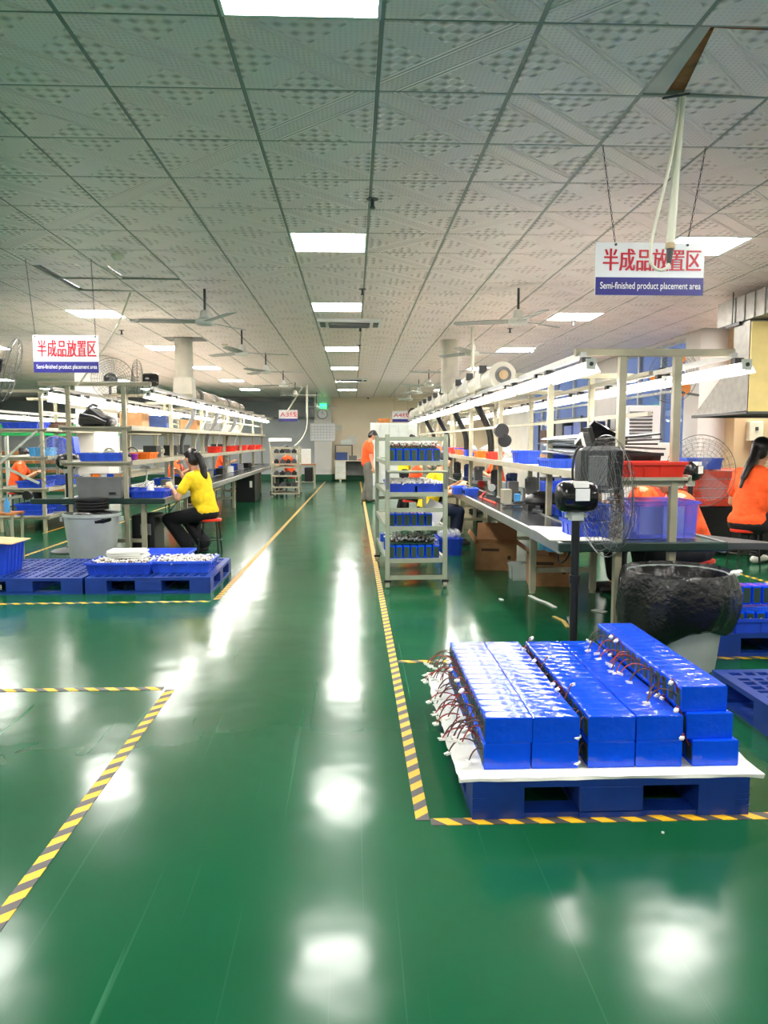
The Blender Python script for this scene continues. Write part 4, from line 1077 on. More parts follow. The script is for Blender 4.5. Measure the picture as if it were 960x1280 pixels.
cs = thing('ribbed_case', 'dark grey ribbed equipment case hung on the A4 end post', 'equipment case', (1.655,5.20,1.10))
part('shell', MB().box(-.14,.145,-.10,.09,0,.31), 'dark_grey', cs, bevel=.025)
part('front_plate', MB().box(-.10,.03,-.112,-.10,.05,.25), 'mid_grey', cs, bevel=.005)
for k in range(7): part('rib', MB().box(.045+.013*k,.051+.013*k,-.112,-.098,.03,.28), 'black', cs)
part('cable', MB().tube(bez((-.12,-.05,.31),(-.25,-.08,.33),(-.2,-.1,-.2),(-.08,-.05,0),n=12),.008,6), 'black', cs, smooth=True)
# cables wound around the end post
rrc = random.Random(3)
cm = MB()
for k in range(14):
    zt = rrc.uniform(1.0,1.42)
    pts = [(1.80+rrc.uniform(-.05,.05),5.235+rrc.uniform(-.015,.005),zt-(zt-.78)*i/9) for i in range(10)]
    cm.tube(pts, rrc.choice((.004,.005,.006)), 5, rrc.choice((0,0,1,2)))
o_ = solo('cable_bundle', cm, ['black','wire_brown','mid_grey'], 'tangled bundle of cables hanging down the A4 end post', 'cables', smooth=True); o_['kind'] = 'stuff'; 
# blue crates on the table end
bc = tray((2.20,5.62,TZ+.001), .52, .40, .27, 'blue_clear', 'large translucent blue crate on the A4 bench end', 'storage_bin', 'bin', taper=.95, ribs=3)
lbl = MB().box(-.17,.17,-.165,-.160,.03,.23)
part('white_sheet', lbl, 'paper', bc)
tray((1.70,5.62,TZ+.001), .26, .36, .12, 'blue_bin', 'blue bin on the A4 bench behind the fan guard, under another', 'storage_bin', 'bin', ribs=3)
tray((1.70,5.64,TZ+.125), .26, .36, .12, 'blue_bin', 'blue bin stacked on another behind the fan guard', 'storage_bin', 'bin', ribs=3)
ws = MB(); ws.prism([(1.36,5.30),(1.56,5.26),(1.78,5.26),(1.72,6.05),(1.42,6.2)], 'z', TZ+.008, TZ+.014)
solo('white_board_sheet', ws, 'paper', 'large white sheet lying on the near end of the A4 belt', 'sheet')
# middle of the bench
bk = thing('black_machine_cover', 'black rounded tool bag on the A4 bench beside the cream post', 'tool bag', (1.92,7.75,TZ+.003))
part('bag', MB().ell((0,0,.085),(.20,.16,.105),None,20,12).box(-.19,.19,-.13,.13,0,.06), 'black', bk, smooth=True)
part('zip', MB().tube([(-.19*math.cos(t_),-.16*math.sin(t_)-.002,.09) for t_ in [math.pi*i/12 for i in range(13)]],.004,5), 'dark_grey', bk)
def smallbox(px, Y, z, w_, d_, h_, mt, label, name='small_box', cat='box', rz=0, grp=None):
    x = W(px, 600, Y).x
    return solo(name, MB().box(-w_/2,w_/2,-d_/2,d_/2,0,h_), mt, label, cat, (x,Y,z+.001), rz, grp, bevel=.006)
tray((W(575,605,10.1).x,10.2,TZ+.001), .17, .28, .10, 'blue_tray', 'blue tray on the A4 belt beside the cart', ribs=2)
tray((W(586,605,10.1).x,10.0,TZ+.001), .17, .28, .09, 'blue_tray', 'second blue tray of black modules on the A4 belt beside the cart', ribs=2)
for k in range(4): smallbox(580+k*3.3, 9.98, TZ+.02, .03, .2, .075, 'black', 'small black module standing in the blue tray on the belt', grp='modules in the belt tray')
smallbox(633, 8.6, TZ, .10, .16, .16, 'cream_metal', 'cream instrument with dials on the A4 bench', 'instrument', 'instrument')
smallbox(647, 8.4, TZ, .06, .08, .12, 'light_blue', 'blue battery tester beside the cream instrument', 'instrument', 'instrument')
smallbox(641, 9.1, TZ, .12, .12, .22, 'mid_grey', 'grey stand drill on the A4 bench under the shelf', 'instrument', 'instrument')
smallbox(655, 8.2, TZ, .03, .05, .20, 'alu', 'slim silver gauge post on the A4 bench', 'instrument', 'instrument')
sl = MB().tube([tuple(W(620,630,8.5).xy)+(TZ+.01,), tuple(W(600,618,9.4).xy)+(TZ+.01,), tuple(W(607,606,10.5).xy)+(TZ+.01,)], .012, 6)
solo('red_cable', sl, 'red_bin', 'short red cable lying on the A4 belt', 'cable', smooth=True)
tool = MB().box(-.14,.14,-.05,.05,0,.02).box(-.02,.1,-.02,.02,.02,.05)
for k, (x, y) in enumerate(((1.72,8.15),(1.80,7.5),(1.66,9.1))):
    solo('hand_tool', tool, 'dark_grey', 'dark hand tool lying on the A4 bench among cables', 'tool', (x,y,TZ+.009), .3+k, 'tools on the A4 bench')
for k in range(3):
    tray((W(690+4*k,625,7.5+.1*k).x+.05,7.2-.45*k,TZ+.001), .20, .26, .09, 'blue_bin', 'blue tray behind the cream post on the A4 green mat', ribs=2, group='blue trays on the A4 green mat')
# hat-like black lamp head on a swing arm
dl = thing('swing_lamp', 'black double-headed swing arm clamped to an A4 post', 'lamp', (1.83,9.62,1.55))
part('arm', MB().cyl((0,0,0),(-.0,-.3,.02),.012,n=8), 'cream_metal', dl); part('head', MB().cyl((-.05,-.34,.02),(-.06,-.28,.02),.085,n=24).cyl((-.02,-.34,-.10),(.0,-.28,-.10),.08,n=24), 'black', dl, smooth=True)

# under the A4 bench
def open_box(loc, w, d, h, label, rz, flaps):
    t = thing('cardboard_box', label, 'cardboard box', loc, rz)
    th = .005; m = MB().box(-w/2,w/2,-d/2,d/2,0,th)
    m.box(-w/2,w/2,-d/2,-d/2+th,th,h).box(-w/2,w/2,d/2-th,d/2,th,h).box(-w/2,-w/2+th,-d/2,d/2,th,h).box(w/2-th,w/2,-d/2,d/2,th,h)
    part('carton', m, 'cardboard', t)
    for k, (ang, ln) in enumerate(flaps):
        if ang is None: continue
        a = R(ang)
        if k < 2:
            s = -1 if k == 0 else 1
            part('flap', MB().bar((s*w/2,0,h),(s*(w/2+ln*math.cos(a)),0,h+ln*math.sin(a)),d,.005), 'cardboard', t)
        else:
            s = -1 if k == 2 else 1
            part('flap', MB().bar((0,s*d/2,h),(0,s*(d/2+ln*math.cos(a)),h+ln*math.sin(a)),w,.005), 'cardboard', t)
    part('print_mark', MB().box(-w*.35,w*.08,-d/2-.001,-d/2,h*.72,h*.82), 'print_brown', t)
    part('print_mark', MB().box(w*.28,w*.36,-d/2-.001,-d/2,h*.42,h*.56), 'print_brown', t)
    return t
open_box((1.63,8.75,0), .46, .40, .30, 'open cardboard box with raised flaps under the A4 bench', R(-12), [(55,.15),(-35,.2),(None,0),(70,.2)])
open_box((1.98,7.75,0), .42, .36, .30, 'closed cardboard box under the A4 bench behind the leg', R(-8), [(176,.2),(4,.01),(None,0),(None,0)])
pb = tray((1.72,8.0,0), .16, .22, .17, 'plastic_clear', 'small clear plastic tub on the floor by the A4 leg', 'storage_bin', 'bin', ribs=1)
bg = tray((1.22,9.9,0), .30, .5, .22, 'blue_bin', 'blue crate under clear wrapped packs behind the grey cart', 'storage_bin', 'bin', ribs=3)
for k in range(4): solo('wrapped_pack', MB().ell((0,0,.05),(.035,.2,.06),None,14,8), 'film_clear', 'clear film wrapped pack in the crate behind the grey cart', 'pack', (1.12+.068*k,9.88,.215), .1, 'film wrapped packs', smooth=True)
def scrap(pts, r, mt, label, grp=None):
    m = MB(); pts = [Vector(p) for p in pts]
    for a, b in zip(pts, pts[1:]): m.bar(a, b, r, .006)
    solo('floor_scrap', m, mt, label, 'scrap', group=grp)
def fl(px, py, z=.006): g = G(px, py); return (g.x, g.y, z)
scrap([fl(662,745),fl(672,750),fl(683,754),fl(694,760)], .035, 'paper', 'crumpled white strip on the floor by the A4 bench leg')
scrap([fl(692,771),fl(704,777),fl(710,785)], .03, 'scrap_yellow', 'bent yellow strip lying on the floor behind the battery pallet')
scrap([fl(713,772),fl(716,782)], .06, 'film_clear', 'clear film scrap on the floor beside the yellow strip')
scrap([fl(742,763),fl(756,766)], .07, 'paper', 'white rag on the floor beside the A4 end post')
scrap([fl(625,749),fl(628,751)], .03, 'paper', 'tiny white paper bit on the floor before the A4 leg')
scrap([fl(827,1042),fl(830,1043)], .006, 'paper', 'tiny white chip on the floor before the battery pallet')

# ------------------------------------------------------------------ right side: hood, machine, boxes
hd = thing('extraction_hood', 'grey and cream sheet metal extraction hood with ribbed duct near the windows', 'hood', (0,0,0))
X0h = 4.06
part('canopy', MB()._add([(X0h,7.92,1.76),(X0h,9.2,1.74),(X0h+.0,8.28,2.28),(X0h,7.92,2.28),(6.2,7.92,1.76),(6.2,9.2,1.74),(6.2,8.28,2.28),(6.2,7.92,2.28)],
     [(0,1,2,3),(4,7,6,5),(1,5,6,2),(3,2,6,7)], 0), 'galv', hd)
part('front_panel', MB().box(X0h+.005,6.2,7.895,7.915,1.75,2.66), 'hood_cream', hd)
part('neck', MB().box(X0h,6.19,7.93,8.26,2.285,2.68), 'galv', hd)
part('rim', MB().box(X0h-.01,6.2,9.19,9.22,1.72,1.75).box(X0h-.015,X0h+.012,7.9,9.2,1.725,1.75).box(X0h,6.2,7.89,7.92,1.725,1.75), 'dark_grey', hd)
part('ribbed_duct', MB().box(X0h-.02,X0h+.45,3.0,8.62,2.69,2.95), 'galv', hd)
for k in range(26): part('duct_seam', MB().box(X0h-.032,X0h-.02,3.2+k*.2,3.225+k*.2,2.69,2.95), 'galv', hd)
part('damper', MB().box(X0h-.03,X0h+.1,8.1,8.4,2.655,2.69), 'black', hd)
part('hanger', MB().cyl((X0h-.03,8.25,2.68),(X0h-.03,8.25,CEIL),.006,n=6), 'dark_grey', hd)
mc = thing('oven_machine', 'long red machine on a dark base by the window wall', 'machine', (4.42,9.95,0))
part('base', MB().box(-.55,.9,-.4,.4,.05,.62), 'black', mc, bevel=.01)
for sx in (-.5,.85): part('foot', MB().cyl((sx,-.3,0),(sx,-.3,.05),.04,n=10), 'dark_grey', mc)
for k in range(4): part('panel', MB().box(-.53,.88,-.395+.012*k,.38,.625+.115*k,.735+.115*k), 'machine_red', mc, bevel=.008)
for k in range(3): part('trim_strip', MB().box(-.53,.88,-.40+.012*k,-.392+.012*k,.736+.115*k,.741+.115*k), 'silver_trim', mc)
part('switch_panel', MB().box(-.22,-.12,-.412,-.40,.36,.46).box(-.06,0,-.412,-.40,.38,.44), 'paper', mc)
part('emergency_knob', MB().cyl((-.17,-.43,.41),(-.17,-.412,.41),.025,n=14), 'red_bin', mc, smooth=True)
part('notice', MB().box(-.40,-.30,-.405,-.396,.86,.98), 'paper', mc)
tray((4.42,9.75,1.09), .44, .30, .14, 'blue_tray', 'blue crate standing on top of the red machine', 'storage_bin', 'bin', ribs=4)
ac = thing('air_cooler', 'white louvred air cooler standing on the window sill cabinet', 'air cooler', (4.3,11.6,1.42))
part('body', MB().box(-.25,.25,-.2,.2,0,.55), 'lamp_frame', ac, bevel=.02)
for k in range(8): part('louver', MB().cb((-.05,-.205,.08+.052*k),(.34,.02,.03),0,Matrix.Rotation(.5,3,'X')), 'mid_grey', ac)
cab = thing('tool_cabinet', 'pale storage cabinet under the air cooler by the windows', 'cabinet', (4.3,11.6,0))
part('carcass', MB().box(-.45,.45,-.3,.3,0,1.42), 'wall_white', cab, bevel=.01)
for s in (-1,1):
    d_ = part('door', MB().box(min(.01*s,.43*s),max(.01*s,.43*s),-.315,-.30,.06,1.38), 'wall_white', cab); part('handle', MB().box(.06*s-.01,.06*s+.01,-.335,-.315,.65,.8), 'dark_grey', d_)
bxx = thing('power_box', 'cream electrical switch box on the cross wall behind the orange-shirted woman', 'switch box', (5.62,10.72,1.45))
part('case', MB().box(-.10,.10,-.05,.05,0,.27), 'desk_cream', bxx, bevel=.01); part('switch', MB().box(-.02,.02,-.065,-.05,.14,.19), 'dark_grey', bxx)
part('conduit', MB().cyl((-.02,.0,-.5),(-.02,.0,0),.016,n=8), 'black', bxx)
# shelves and cartons by the windows, seen through the A4 frame
wr_ = thing('window_rack', 'dark storage rack of cartons along the window wall', 'rack', (4.35,15.5,0))
for y in (-1.6,1.6):
    for x in (-.25,.25): part('post', MB().box(x-.02,x+.02,y-.02,y+.02,0,1.9), 'dark_grey', wr_)
for z in (.3,.85,1.4,1.88): part('shelf_board', MB().box(-.28,.28,-1.65,1.65,z-.02,z), 'mid_grey', wr_)
rr = random.Random(2)
for z in (.3,.85,1.4):
    for k in range(5):
        hgt = rr.uniform(.25,.42); mt_ = rr.choice(('cardboard','print_brown','cab_blue','dark_grey','black'))
        solo('carton', MB().box(-.22,.22,-.26,.26,0,hgt), mt_, {'cardboard':'brown carton on the window rack','print_brown':'dark brown carton on the window rack','cab_blue':'dull blue carton on the window rack','dark_grey':'grey carton on the window rack','black':'black carton on the window rack'}[mt_], 'carton', (4.33,14.2+.64*k,z+.001), 0, 'cartons on the window rack', bevel=.01)
# white locker row and cabinet at the far right
lk = thing('locker_row', 'white ribbed locker row at the far end behind the standing man', 'locker', (1.3,25.2,0))
part('carcass', MB().box(-.75,.75,-.2,.2,0,2.02), 'locker', lk)
for k in range(5): part('locker_door', MB().box(-.73+.295*k,-.46+.295*k,-.215,-.20,.06,1.98), 'locker', lk, bevel=.006)
solo('carton', MB().box(-.2,.2,-.15,.15,0,.14), 'wood', 'flat brown carton on top of the white locker row', 'carton', (.98,25.2,2.021), bevel=.008)

# ------------------------------------------------------------------ far end: desk, board, clock, exit sign
dk = thing('desk', 'cream office desk with three drawers at the back wall', 'desk', (-.12,27.9,0))
part('top', MB().box(-.56,.62,-.3,.3,.72,.75), 'desk_cream', dk)
pe = part('pedestal', MB().box(-.54,-.16,-.28,.28,.08,.72), 'desk_cream', dk)
for k in range(3):
    part('drawer', MB().box(-.52,-.18,-.295,-.28,.12+.2*k,.29+.2*k).cyl((-.35,-.31,.21+.2*k),(-.35,-.295,.21+.2*k),.02,n=8), 'locker', pe)
for x in (-.35,.58): part('leg', MB().box(x-.03,x+.03,-.27,.27,0,.72 if x > 0 else .08), 'desk_cream', dk)
part('modesty_panel', MB().box(-.16,.55,.2,.22,.2,.72), 'mid_grey', dk)
hs = thing('desk_hutch', 'dark frame shelf standing on the cream desk', 'shelf', (-.27,28.1,.751))
for x in (-.38,.22): part('upright', MB().box(x-.02,x+.02,-.1,.1,0,.52), 'dark_grey', hs)
part('shelf', MB().box(-.40,.24,-.12,.12,.52,.55), 'dark_grey', hs)
solo('white_printer', MB().box(-.2,.2,-.1,.1,0,.18).box(-.06,.06,-.102,-.1,.05,.1), 'locker', 'white printer on the dark desk shelf', 'printer', (-.25,28.08,1.303), bevel=.01)
solo('blue_file_box', MB().box(-.2,.2,-.12,.12,0,.28), 'cab_blue', 'dark blue file box on the cream desk', 'box', (-.42,27.85,.752), bevel=.01)
solo('grey_case', MB().box(-.14,.14,-.1,.1,0,.17), 'mid_grey', 'grey case on the cream desk beside the blue box', 'case', (-.02,27.8,.752), bevel=.01)
solo('red_folder', MB().box(-.16,.16,-.1,.1,0,.03), 'red_bin', 'red folder lying on the cream desk', 'folder', (.32,27.75,.752))
wbd = thing('whiteboard', 'white planning board with a ruled grid on the back pilaster', 'whiteboard', (-1.12,28.43,1.45))
part('panel', MB().box(-.44,.44,-.01,.02,0,.62), 'sign_white', wbd)
part('frame', MB().box(-.46,.46,-.015,.02,-.02,0).box(-.46,.46,-.015,.02,.62,.64).box(-.46,-.44,-.015,.02,0,.62).box(.44,.46,-.015,.02,0,.62), 'alu', wbd)
for k in range(5): part('ruled_line', MB().box(-.42,.42,-.013,-.01,.1+.1*k,.106+.1*k), 'mid_grey', wbd)
for k in range(8): part('ruled_line', MB().box(-.40+.11*k,-.395+.11*k,-.013,-.01,.04,.56), 'mid_grey', wbd)
for k, (px0,py0,px1,py1) in enumerate(((418,531,428,538),(434,545,439,549),(439,545,446,556))):
    a, b = W(px0,py0,28.78), W(px1,py1,28.78)
    solo('wall_notice', MB().box(a.x,b.x,28.775,28.795,b.z,a.z), 'paper', ('wide paper notice on the cream back wall','small paper notice above the desk','tall paper notice right of the desk printer')[k], 'notice')
cl = thing('wall_clock', 'round dark-rimmed wall clock under the green exit sign', 'clock', tuple(W(403,517.5,28.42)))
part('rim', MB().lathe([(.165,-.02),(.18,-.02),(.185,.01),(.165,.02)], 32, close=True), 'dark_grey', cl, smooth=True, rot=(math.pi/2,0,0))
part('face', MB().cyl((0,.0,0),(0,.02,0),.168,n=32), 'sign_white', cl)
part('hand', MB().box(-.007,.007,-.012,-.006,0,.11), 'black', cl); part('hand', MB().bar((0,-.009,0),(.07,-.009,-.03),.012,.005), 'black', cl)
ex = thing('exit_sign', 'glowing green exit sign above the wall clock', 'exit sign', tuple(W(404,507.5,28.40)))
part('panel', MB().box(-.13,.13,-.02,.02,-.075,.075), 'exit_green', ex); part('housing', MB().box(-.16,-.13,-.03,.03,-.08,.08).box(.13,.16,-.03,.03,-.08,.08), 'black', ex)
part('running_figure', MB().ell((.01,-.022,.05),(.012,.003,.014)).bar((0,-.022,.035),(-.01,-.022,-.01),.016,.004).bar((-.01,-.022,-.01),(.03,-.022,-.04),.012,.004).bar((-.01,-.022,-.01),(-.04,-.022,-.03),.012,.004).bar((0,-.022,.03),(.035,-.022,.01),.01,.004), 'sign_white', ex)
sp_ = thing('ceiling_spotlight_pair', 'pair of small black camera heads on the back wall top', 'camera', tuple(W(457,496,28.7)))
part('mount', MB().cyl((0,0,0),(0,.1,.02),.015,n=6), 'paper', sp_)
for s in (-1,1): part('camera_head', MB().cyl((.09*s,-.08,-.02-.03*s),(.09*s,.02,0),.035,n=10), 'black', sp_, smooth=True)
wm = thing('test_machine', 'white test station with black computer tower near the A3 sign', 'test station', (-1.48,23.6,0))
for x in (-.3,.3):
    for y in (-.25,.25): part('leg', MB().box(x-.02,x+.02,y-.02,y+.02,0,.72), 'cream_metal', wm)
part('top', MB().box(-.34,.34,-.29,.29,.72,.75), 'wood', wm); part('shelf', MB().box(-.3,.3,-.25,.25,.2,.22), 'cream_metal', wm)
part('cabinet', MB().box(-.25,.18,-.1,.2,.75,1.2), 'locker', wm, bevel=.01)
solo('computer_tower', MB().box(-.12,.12,-.2,.2,0,.42), 'black', 'black computer tower on the shelf of the white test station', 'computer', (-1.35,23.55,.222), bevel=.01)

# ------------------------------------------------------------------ on and around the A3 bench
tray((-3.08,9.72,1.202), .50, .34, .10, 'blue_tray', 'blue tray with white sheets on the A3 shelf end', ribs=4)
solo('paper_stack', MB().cb((.02,0,.01),(.36,.24,.02),0,Matrix.Rotation(.1,3,'Y')).cb((-.03,.02,.03),(.3,.2,.012),0,Matrix.Rotation(-.2,3,'Y')), 'paper', 'white sheets piled on the blue tray of the A3 shelf', 'paper', (-3.05,9.70,1.275))
gt = thing('grey_tote', 'grey plastic tote with small handle slot on the A3 bench end', 'tote', (-3.08,9.68,TZ+.004))
for n_, me_ in zip(('body','ribbed_rim'), tray_meshes(.56,.36,.26,'mid_grey',taper=.9,ribs=1)): link(n_, me_, gt)
part('handle_slot', MB().box(.12,.2,-.182,-.17,.05,.075), 'black', gt)
for k in range(5): solo('small_parcel', MB().box(-.05,.05,-.07,.07,0,.06), ('paper','orange_bin','paper','blue_tray','cardboard_light')[k], ('white parcel heaped in the grey tote','orange parcel heaped in the grey tote','white parcel heaped in the grey tote','blue parcel heaped in the grey tote','tan parcel heaped in the grey tote')[k], 'parcel', (-3.26+.09*k,9.68,TZ+.235), .4*k, 'parcels in the grey tote', bevel=.012)
jb = thing('black_jacket', 'folded black jacket on the upper A3 shelf', 'jacket', (-3.15,9.75,1.622))
part('cloth', MB().prism([(-.2,0),(.2,0),(.21,.10),(.10,.14),(0,.22),(-.06,.25),(-.10,.2),(-.2,.12)], 'y', -.13, .13), 'black', jb, bevel=.03, smooth=True)
part('sleeve', MB().tube([(-.16,-.14,.13),(.0,-.15,.10),(.14,-.14,.03)],.035,8), 'black', jb, smooth=True)
part('collar', MB().tube([(-.10,-.05,.22),(-.05,0,.27),(.0,.03,.25)],.022,6), 'dark_grey', jb, smooth=True)
tray((-2.53,9.78,TZ+.001), .42, .36, .09, 'blue_bin', 'blue tray before the seated woman on the A3 bench', ribs=4)
tray((-2.55,10.3,TZ+.001), .40, .36, .09, 'blue_bin', 'blue tray under the hands of the seated woman', ribs=4)
tray((-3.0,10.15,TZ+.001), .40, .36, .09, 'blue_bin', 'blue tray behind the grey tote on the A3 mat', ribs=4)
btl = thing('spray_bottle', 'white spray bottle standing in the blue tray on the A3 bench', 'bottle', (-2.52,9.72,TZ+.008))
part('bottle', MB().lathe([(.04,0),(.045,.01),(.045,.09),(.03,.12),(.015,.13),(.015,.15),(0,.15)], 18), 'white_bottle', btl, smooth=True)
part('nozzle', MB().tube(bez((0,0,.15),(0,0,.2),(-.05,0,.22),(-.07,0,.17),n=8),.006,6), 'white_bottle', btl, smooth=True)
plug_heap((-2.55,10.3,TZ+.01), .32, .28, .07, 'loose parts in the tray under the seated woman', 31, .6)
solo('purple_pot', MB().lathe([(.035,0),(.045,.08),(.04,.085),(0,.085)], 14), 'purple', 'purple pot on the A3 shelf beside the orange bin', 'pot', (-2.74,9.85,1.202), smooth=True)
tray((-2.84,10.7,1.202), .26, .40, .09, 'orange_bin', 'bright orange bin on the A3 shelf above the bottle', 'storage_bin', 'bin', ribs=3)
for k, y in enumerate((15.9,17.9,19.7,21.3,22.7)):
    tray((-2.80,y,1.202), .26, .36, .13, 'red_bin', 'red bin in the row along the far A3 shelf', 'storage_bin', 'bin', group='red bins on the A3 shelf', ribs=2)
for k, y in enumerate((12.6,14.0,16.2,18.6,20.4)):
    tray((-2.98,y,TZ+.001), .38, .34, .10, 'blue_tray', 'blue tray along the far A3 bench mat', group='blue trays on the A3 mat', ribs=2)
for k, (y, mt_, lb) in enumerate(((11.2,'cardboard','brown carton on the upper A3 shelf'),(12.6,'cab_blue','dull blue carton on the upper A3 shelf'),(15.0,'cardboard','brown carton further along the upper A3 shelf'),(17.5,'mid_grey','grey case on the upper A3 shelf'),(20.0,'locker','white case on the upper A3 shelf'))):
    solo('carton', MB().box(-.16,.16,-.18,.18,0,.22), mt_, lb, 'carton', (-3.1,y,1.622), bevel=.008)
for k, (y, mt_, lb, w_) in enumerate(((12.2,'dark_grey','dark test meter on the A3 shelf',.2),(13.4,'black','black reel stand on the A3 shelf',.16),(14.6,'mid_grey','grey power supply on the A3 shelf',.22),(18.0,'dark_grey','dark power supply on the A3 shelf',.24))):
    m_ = MB().box(-w_/2,w_/2,-.14,.14,0,.17); m_.box(-w_*.35,w_*.1,-.145,-.14,.07,.14); m_.cyl((w_*.3,-.15,.05),(w_*.3,-.14,.05),.015,n=8)
    solo('test_meter', m_, mt_, lb, 'meter', (-3.12,y,1.202), bevel=.006)
pc = thing('computer_tower', 'black computer tower with grey panel under the A3 bench', 'computer', (-2.62,9.95,0))
part('case', MB().box(-.14,.14,-.25,.25,.02,.52), 'black', pc, bevel=.01); part('panel', MB().box(-.03,.10,-.256,-.25,.28,.42), 'mid_grey', pc)
for x in (-.1,.1): part('foot', MB().box(x-.02,x+.02,-.2,.2,0,.02), 'black', pc)
st_ = MB()
cbn = thing('under_bench_cabinet', 'dark blue-black cabinet under the far A3 bench beside the cream cart', 'cabinet', (-2.55,18.9,0))
part('carcass', MB().box(-.22,.22,-.5,.5,0,.66), 'black', cbn, bevel=.01); part('label_plate', MB().box(.1,.16,-.506,-.5,.35,.5), 'paper', cbn)
ml = thing('magnifier_lamp', 'white box magnifier on a stand on the far A3 bench end', 'lamp', (-1.98,21.9,0))
part('pole', MB().cyl((-.35,0,TZ),(-.35,0,1.5),.015,n=8), 'cream_metal', ml); part('head', MB().box(-.38,.25,-.1,.1,1.42,1.52), 'locker', ml, bevel=.01)

# ------------------------------------------------------------------ far left: rack load, green partition, stand
def racktray(px0, px1, z, mt, label, h=.10, Y=12.52, d=.5, ribs=3):
    a, b = W(px0,600,Y).x, W(px1,600,Y).x
    return tray(((a+b)/2, Y+d/2, z+.001), (b-a)*.98, d, h, mt, label, 'storage_bin', 'bin', ribs=ribs)
racktray(4, 50, 1.64, 'blue_bin', 'long blue tray on the top shelf of the far left rack', .10)
racktray(20, 54, .70, 'blue_bin', 'blue tray on the waist-high shelf of the far left rack', .11)
racktray(17, 52, .26, 'blue_bin', 'lower blue tray on the bottom shelf of the far left rack', .09)
racktray(17, 52, .355, 'blue_bin', 'upper stacked blue tray on the bottom shelf of the far left rack', .09)
tray((-4.98,13.5,.701), .40, .4, .16, 'blue_tray', 'blue bin behind the rack post on the waist-high shelf', 'storage_bin', 'bin', ribs=2)
tray((-4.98,13.5,.261), .45, .5, .12, 'blue_tray', 'blue tray deep on the bottom rack shelf', 'storage_bin', 'bin', ribs=2)
tray((-5.0,12.75,1.201), .34, .30, .14, 'light_blue', 'light blue bin on the middle shelf of the far left rack', 'storage_bin', 'bin', ribs=2)
for k, (x, h_, tl_) in enumerate(((-5.05,.32,0),(-4.92,.28,.12),(-4.78,.30,-.1))):
    solo('file_box', MB().cb((0,0,h_/2+.01),(.11,.26,h_),0,Matrix.Rotation(tl_,3,'Y')), 'blue_bin', ('tall blue file box on the middle rack shelf','blue file box tilting on the middle rack shelf','blue file box leaning at the rack edge')[k], 'file box', (x+.02,13.25+.1*k,1.202), bevel=.008)
solo('dark_cartons', MB().box(-.2,.2,-.15,.15,0,.08).box(-.1,.22,-.12,.12,.08,.12), 'print_brown', 'flat dark brown cartons on the top rack shelf', 'carton', (-4.95,13.3,1.642), bevel=.006)
gp = thing('green_partition', 'bright green fascia board beyond the far left rack', 'partition', (-6.8,16.2,0))
part('fascia', MB().box(-2.6,2.0,-.02,.02,1.55,1.78), 'green_board', gp)
for x in (-2.5,-.3,1.95): part('post', MB().box(x-.03,x+.03,.02,.08,0,1.8), 'grey_metal', gp)
gr_ = thing('slatted_rack', 'rack of green and brown boards beyond the far left rack', 'rack', (-7.8,17.2,0))
for k in range(5):
    part('green_shelf', MB().box(-1.6,1.6,-.2,.2,.28+.2*k,.36+.2*k), 'skirt_green', gr_); part('brown_load', MB().box(-1.55,1.55,-.18,.18,.36+.2*k,.42+.2*k), 'wood', gr_)
for x in (-1.6,0,1.6): part('post', MB().box(x-.03,x+.03,-.23,-.2,0,1.3), 'grey_metal', gr_)
sn = thing('steel_stand', 'small steel-legged stand at the left edge before the far left rack', 'stand', (-4.25,9.55,0))
for x in (-.16,.16):
    for y in (-.14,.14): part('leg', MB().box(x-.014,x+.014,y-.014,y+.014,0,.56), 'cream_metal', sn)
part('top_frame', MB().box(-.19,.19,-.17,.17,.56,.585), 'wood', sn); part('lower_frame', MB().box(-.17,.17,-.15,.15,.06,.075), 'cream_metal', sn)
solo('blue_bottle', MB().lathe([(.03,0),(.032,.01),(.032,.12),(.015,.15),(.015,.18),(0,.18)], 16), 'light_blue', 'light blue bottle on the small steel stand', 'bottle', (-4.18,9.5,.586), smooth=True)
tr_ = thing('tape_reel_arm', 'cream reel arm with black wheel on the small steel stand', 'reel arm', (-4.3,9.6,.586))
part('upright', MB().box(-.02,.02,-.02,.02,0,.18), 'cream_metal', tr_); part('arm', MB().bar((-.2,0,.12),(.33,0,.20),.03), 'cream_metal', tr_); part('wheel', MB().cyl((.33,-.03,.20),(.33,.03,.20),.055,n=20), 'black', tr_, smooth=True)

# ------------------------------------------------------------------ more things on the lines
rr = random.Random(21)
def clutter(name, mb, mats, label, cat, loc, rz=0, grp=None, smooth=False): return solo(name, mb, mats, label, cat, loc, rz, grp, smooth=smooth, bevel=0 if smooth else .005)
# A3 shelf: coiled cables, meters, spools
for k, y in enumerate((10.3,11.4,13.0,15.2,17.2,19.0,20.8)):
    m = MB()
    for c in range(3): m.tube([(.07*math.cos(t_),.012*c,.08+.07*math.sin(t_)) for t_ in [2*math.pi*i/18 for i in range(18)]], .008, 5, closed=True)
    clutter('cable_coil', m, 'black' if k % 2 else 'pvc', 'black cable coil standing on the A3 shelf' if k % 2 else 'white cable coil standing on the A3 shelf', 'cable', (-3.2,y,1.202), rr.uniform(-.5,.5), 'cable coils on the A3 shelf', True)
for k, y in enumerate((11.0,12.0,13.1,14.5,15.7,16.9,18.2,19.5)):
    m = MB().box(-.07,.07,-.1,.1,0,.13).box(-.05,.05,-.104,-.1,.06,.11)
    clutter('desk_instrument', m, ('mid_grey','black','locker')[k % 3], ('small grey instrument on the A3 bench belt edge','small black instrument on the A3 bench belt edge','small white instrument on the A3 bench belt edge')[k % 3], 'instrument', (-2.70+rr.uniform(-.03,.03)+.0,y+.35,TZ+.009), rr.uniform(-.3,.3), 'instruments on the A3 bench')
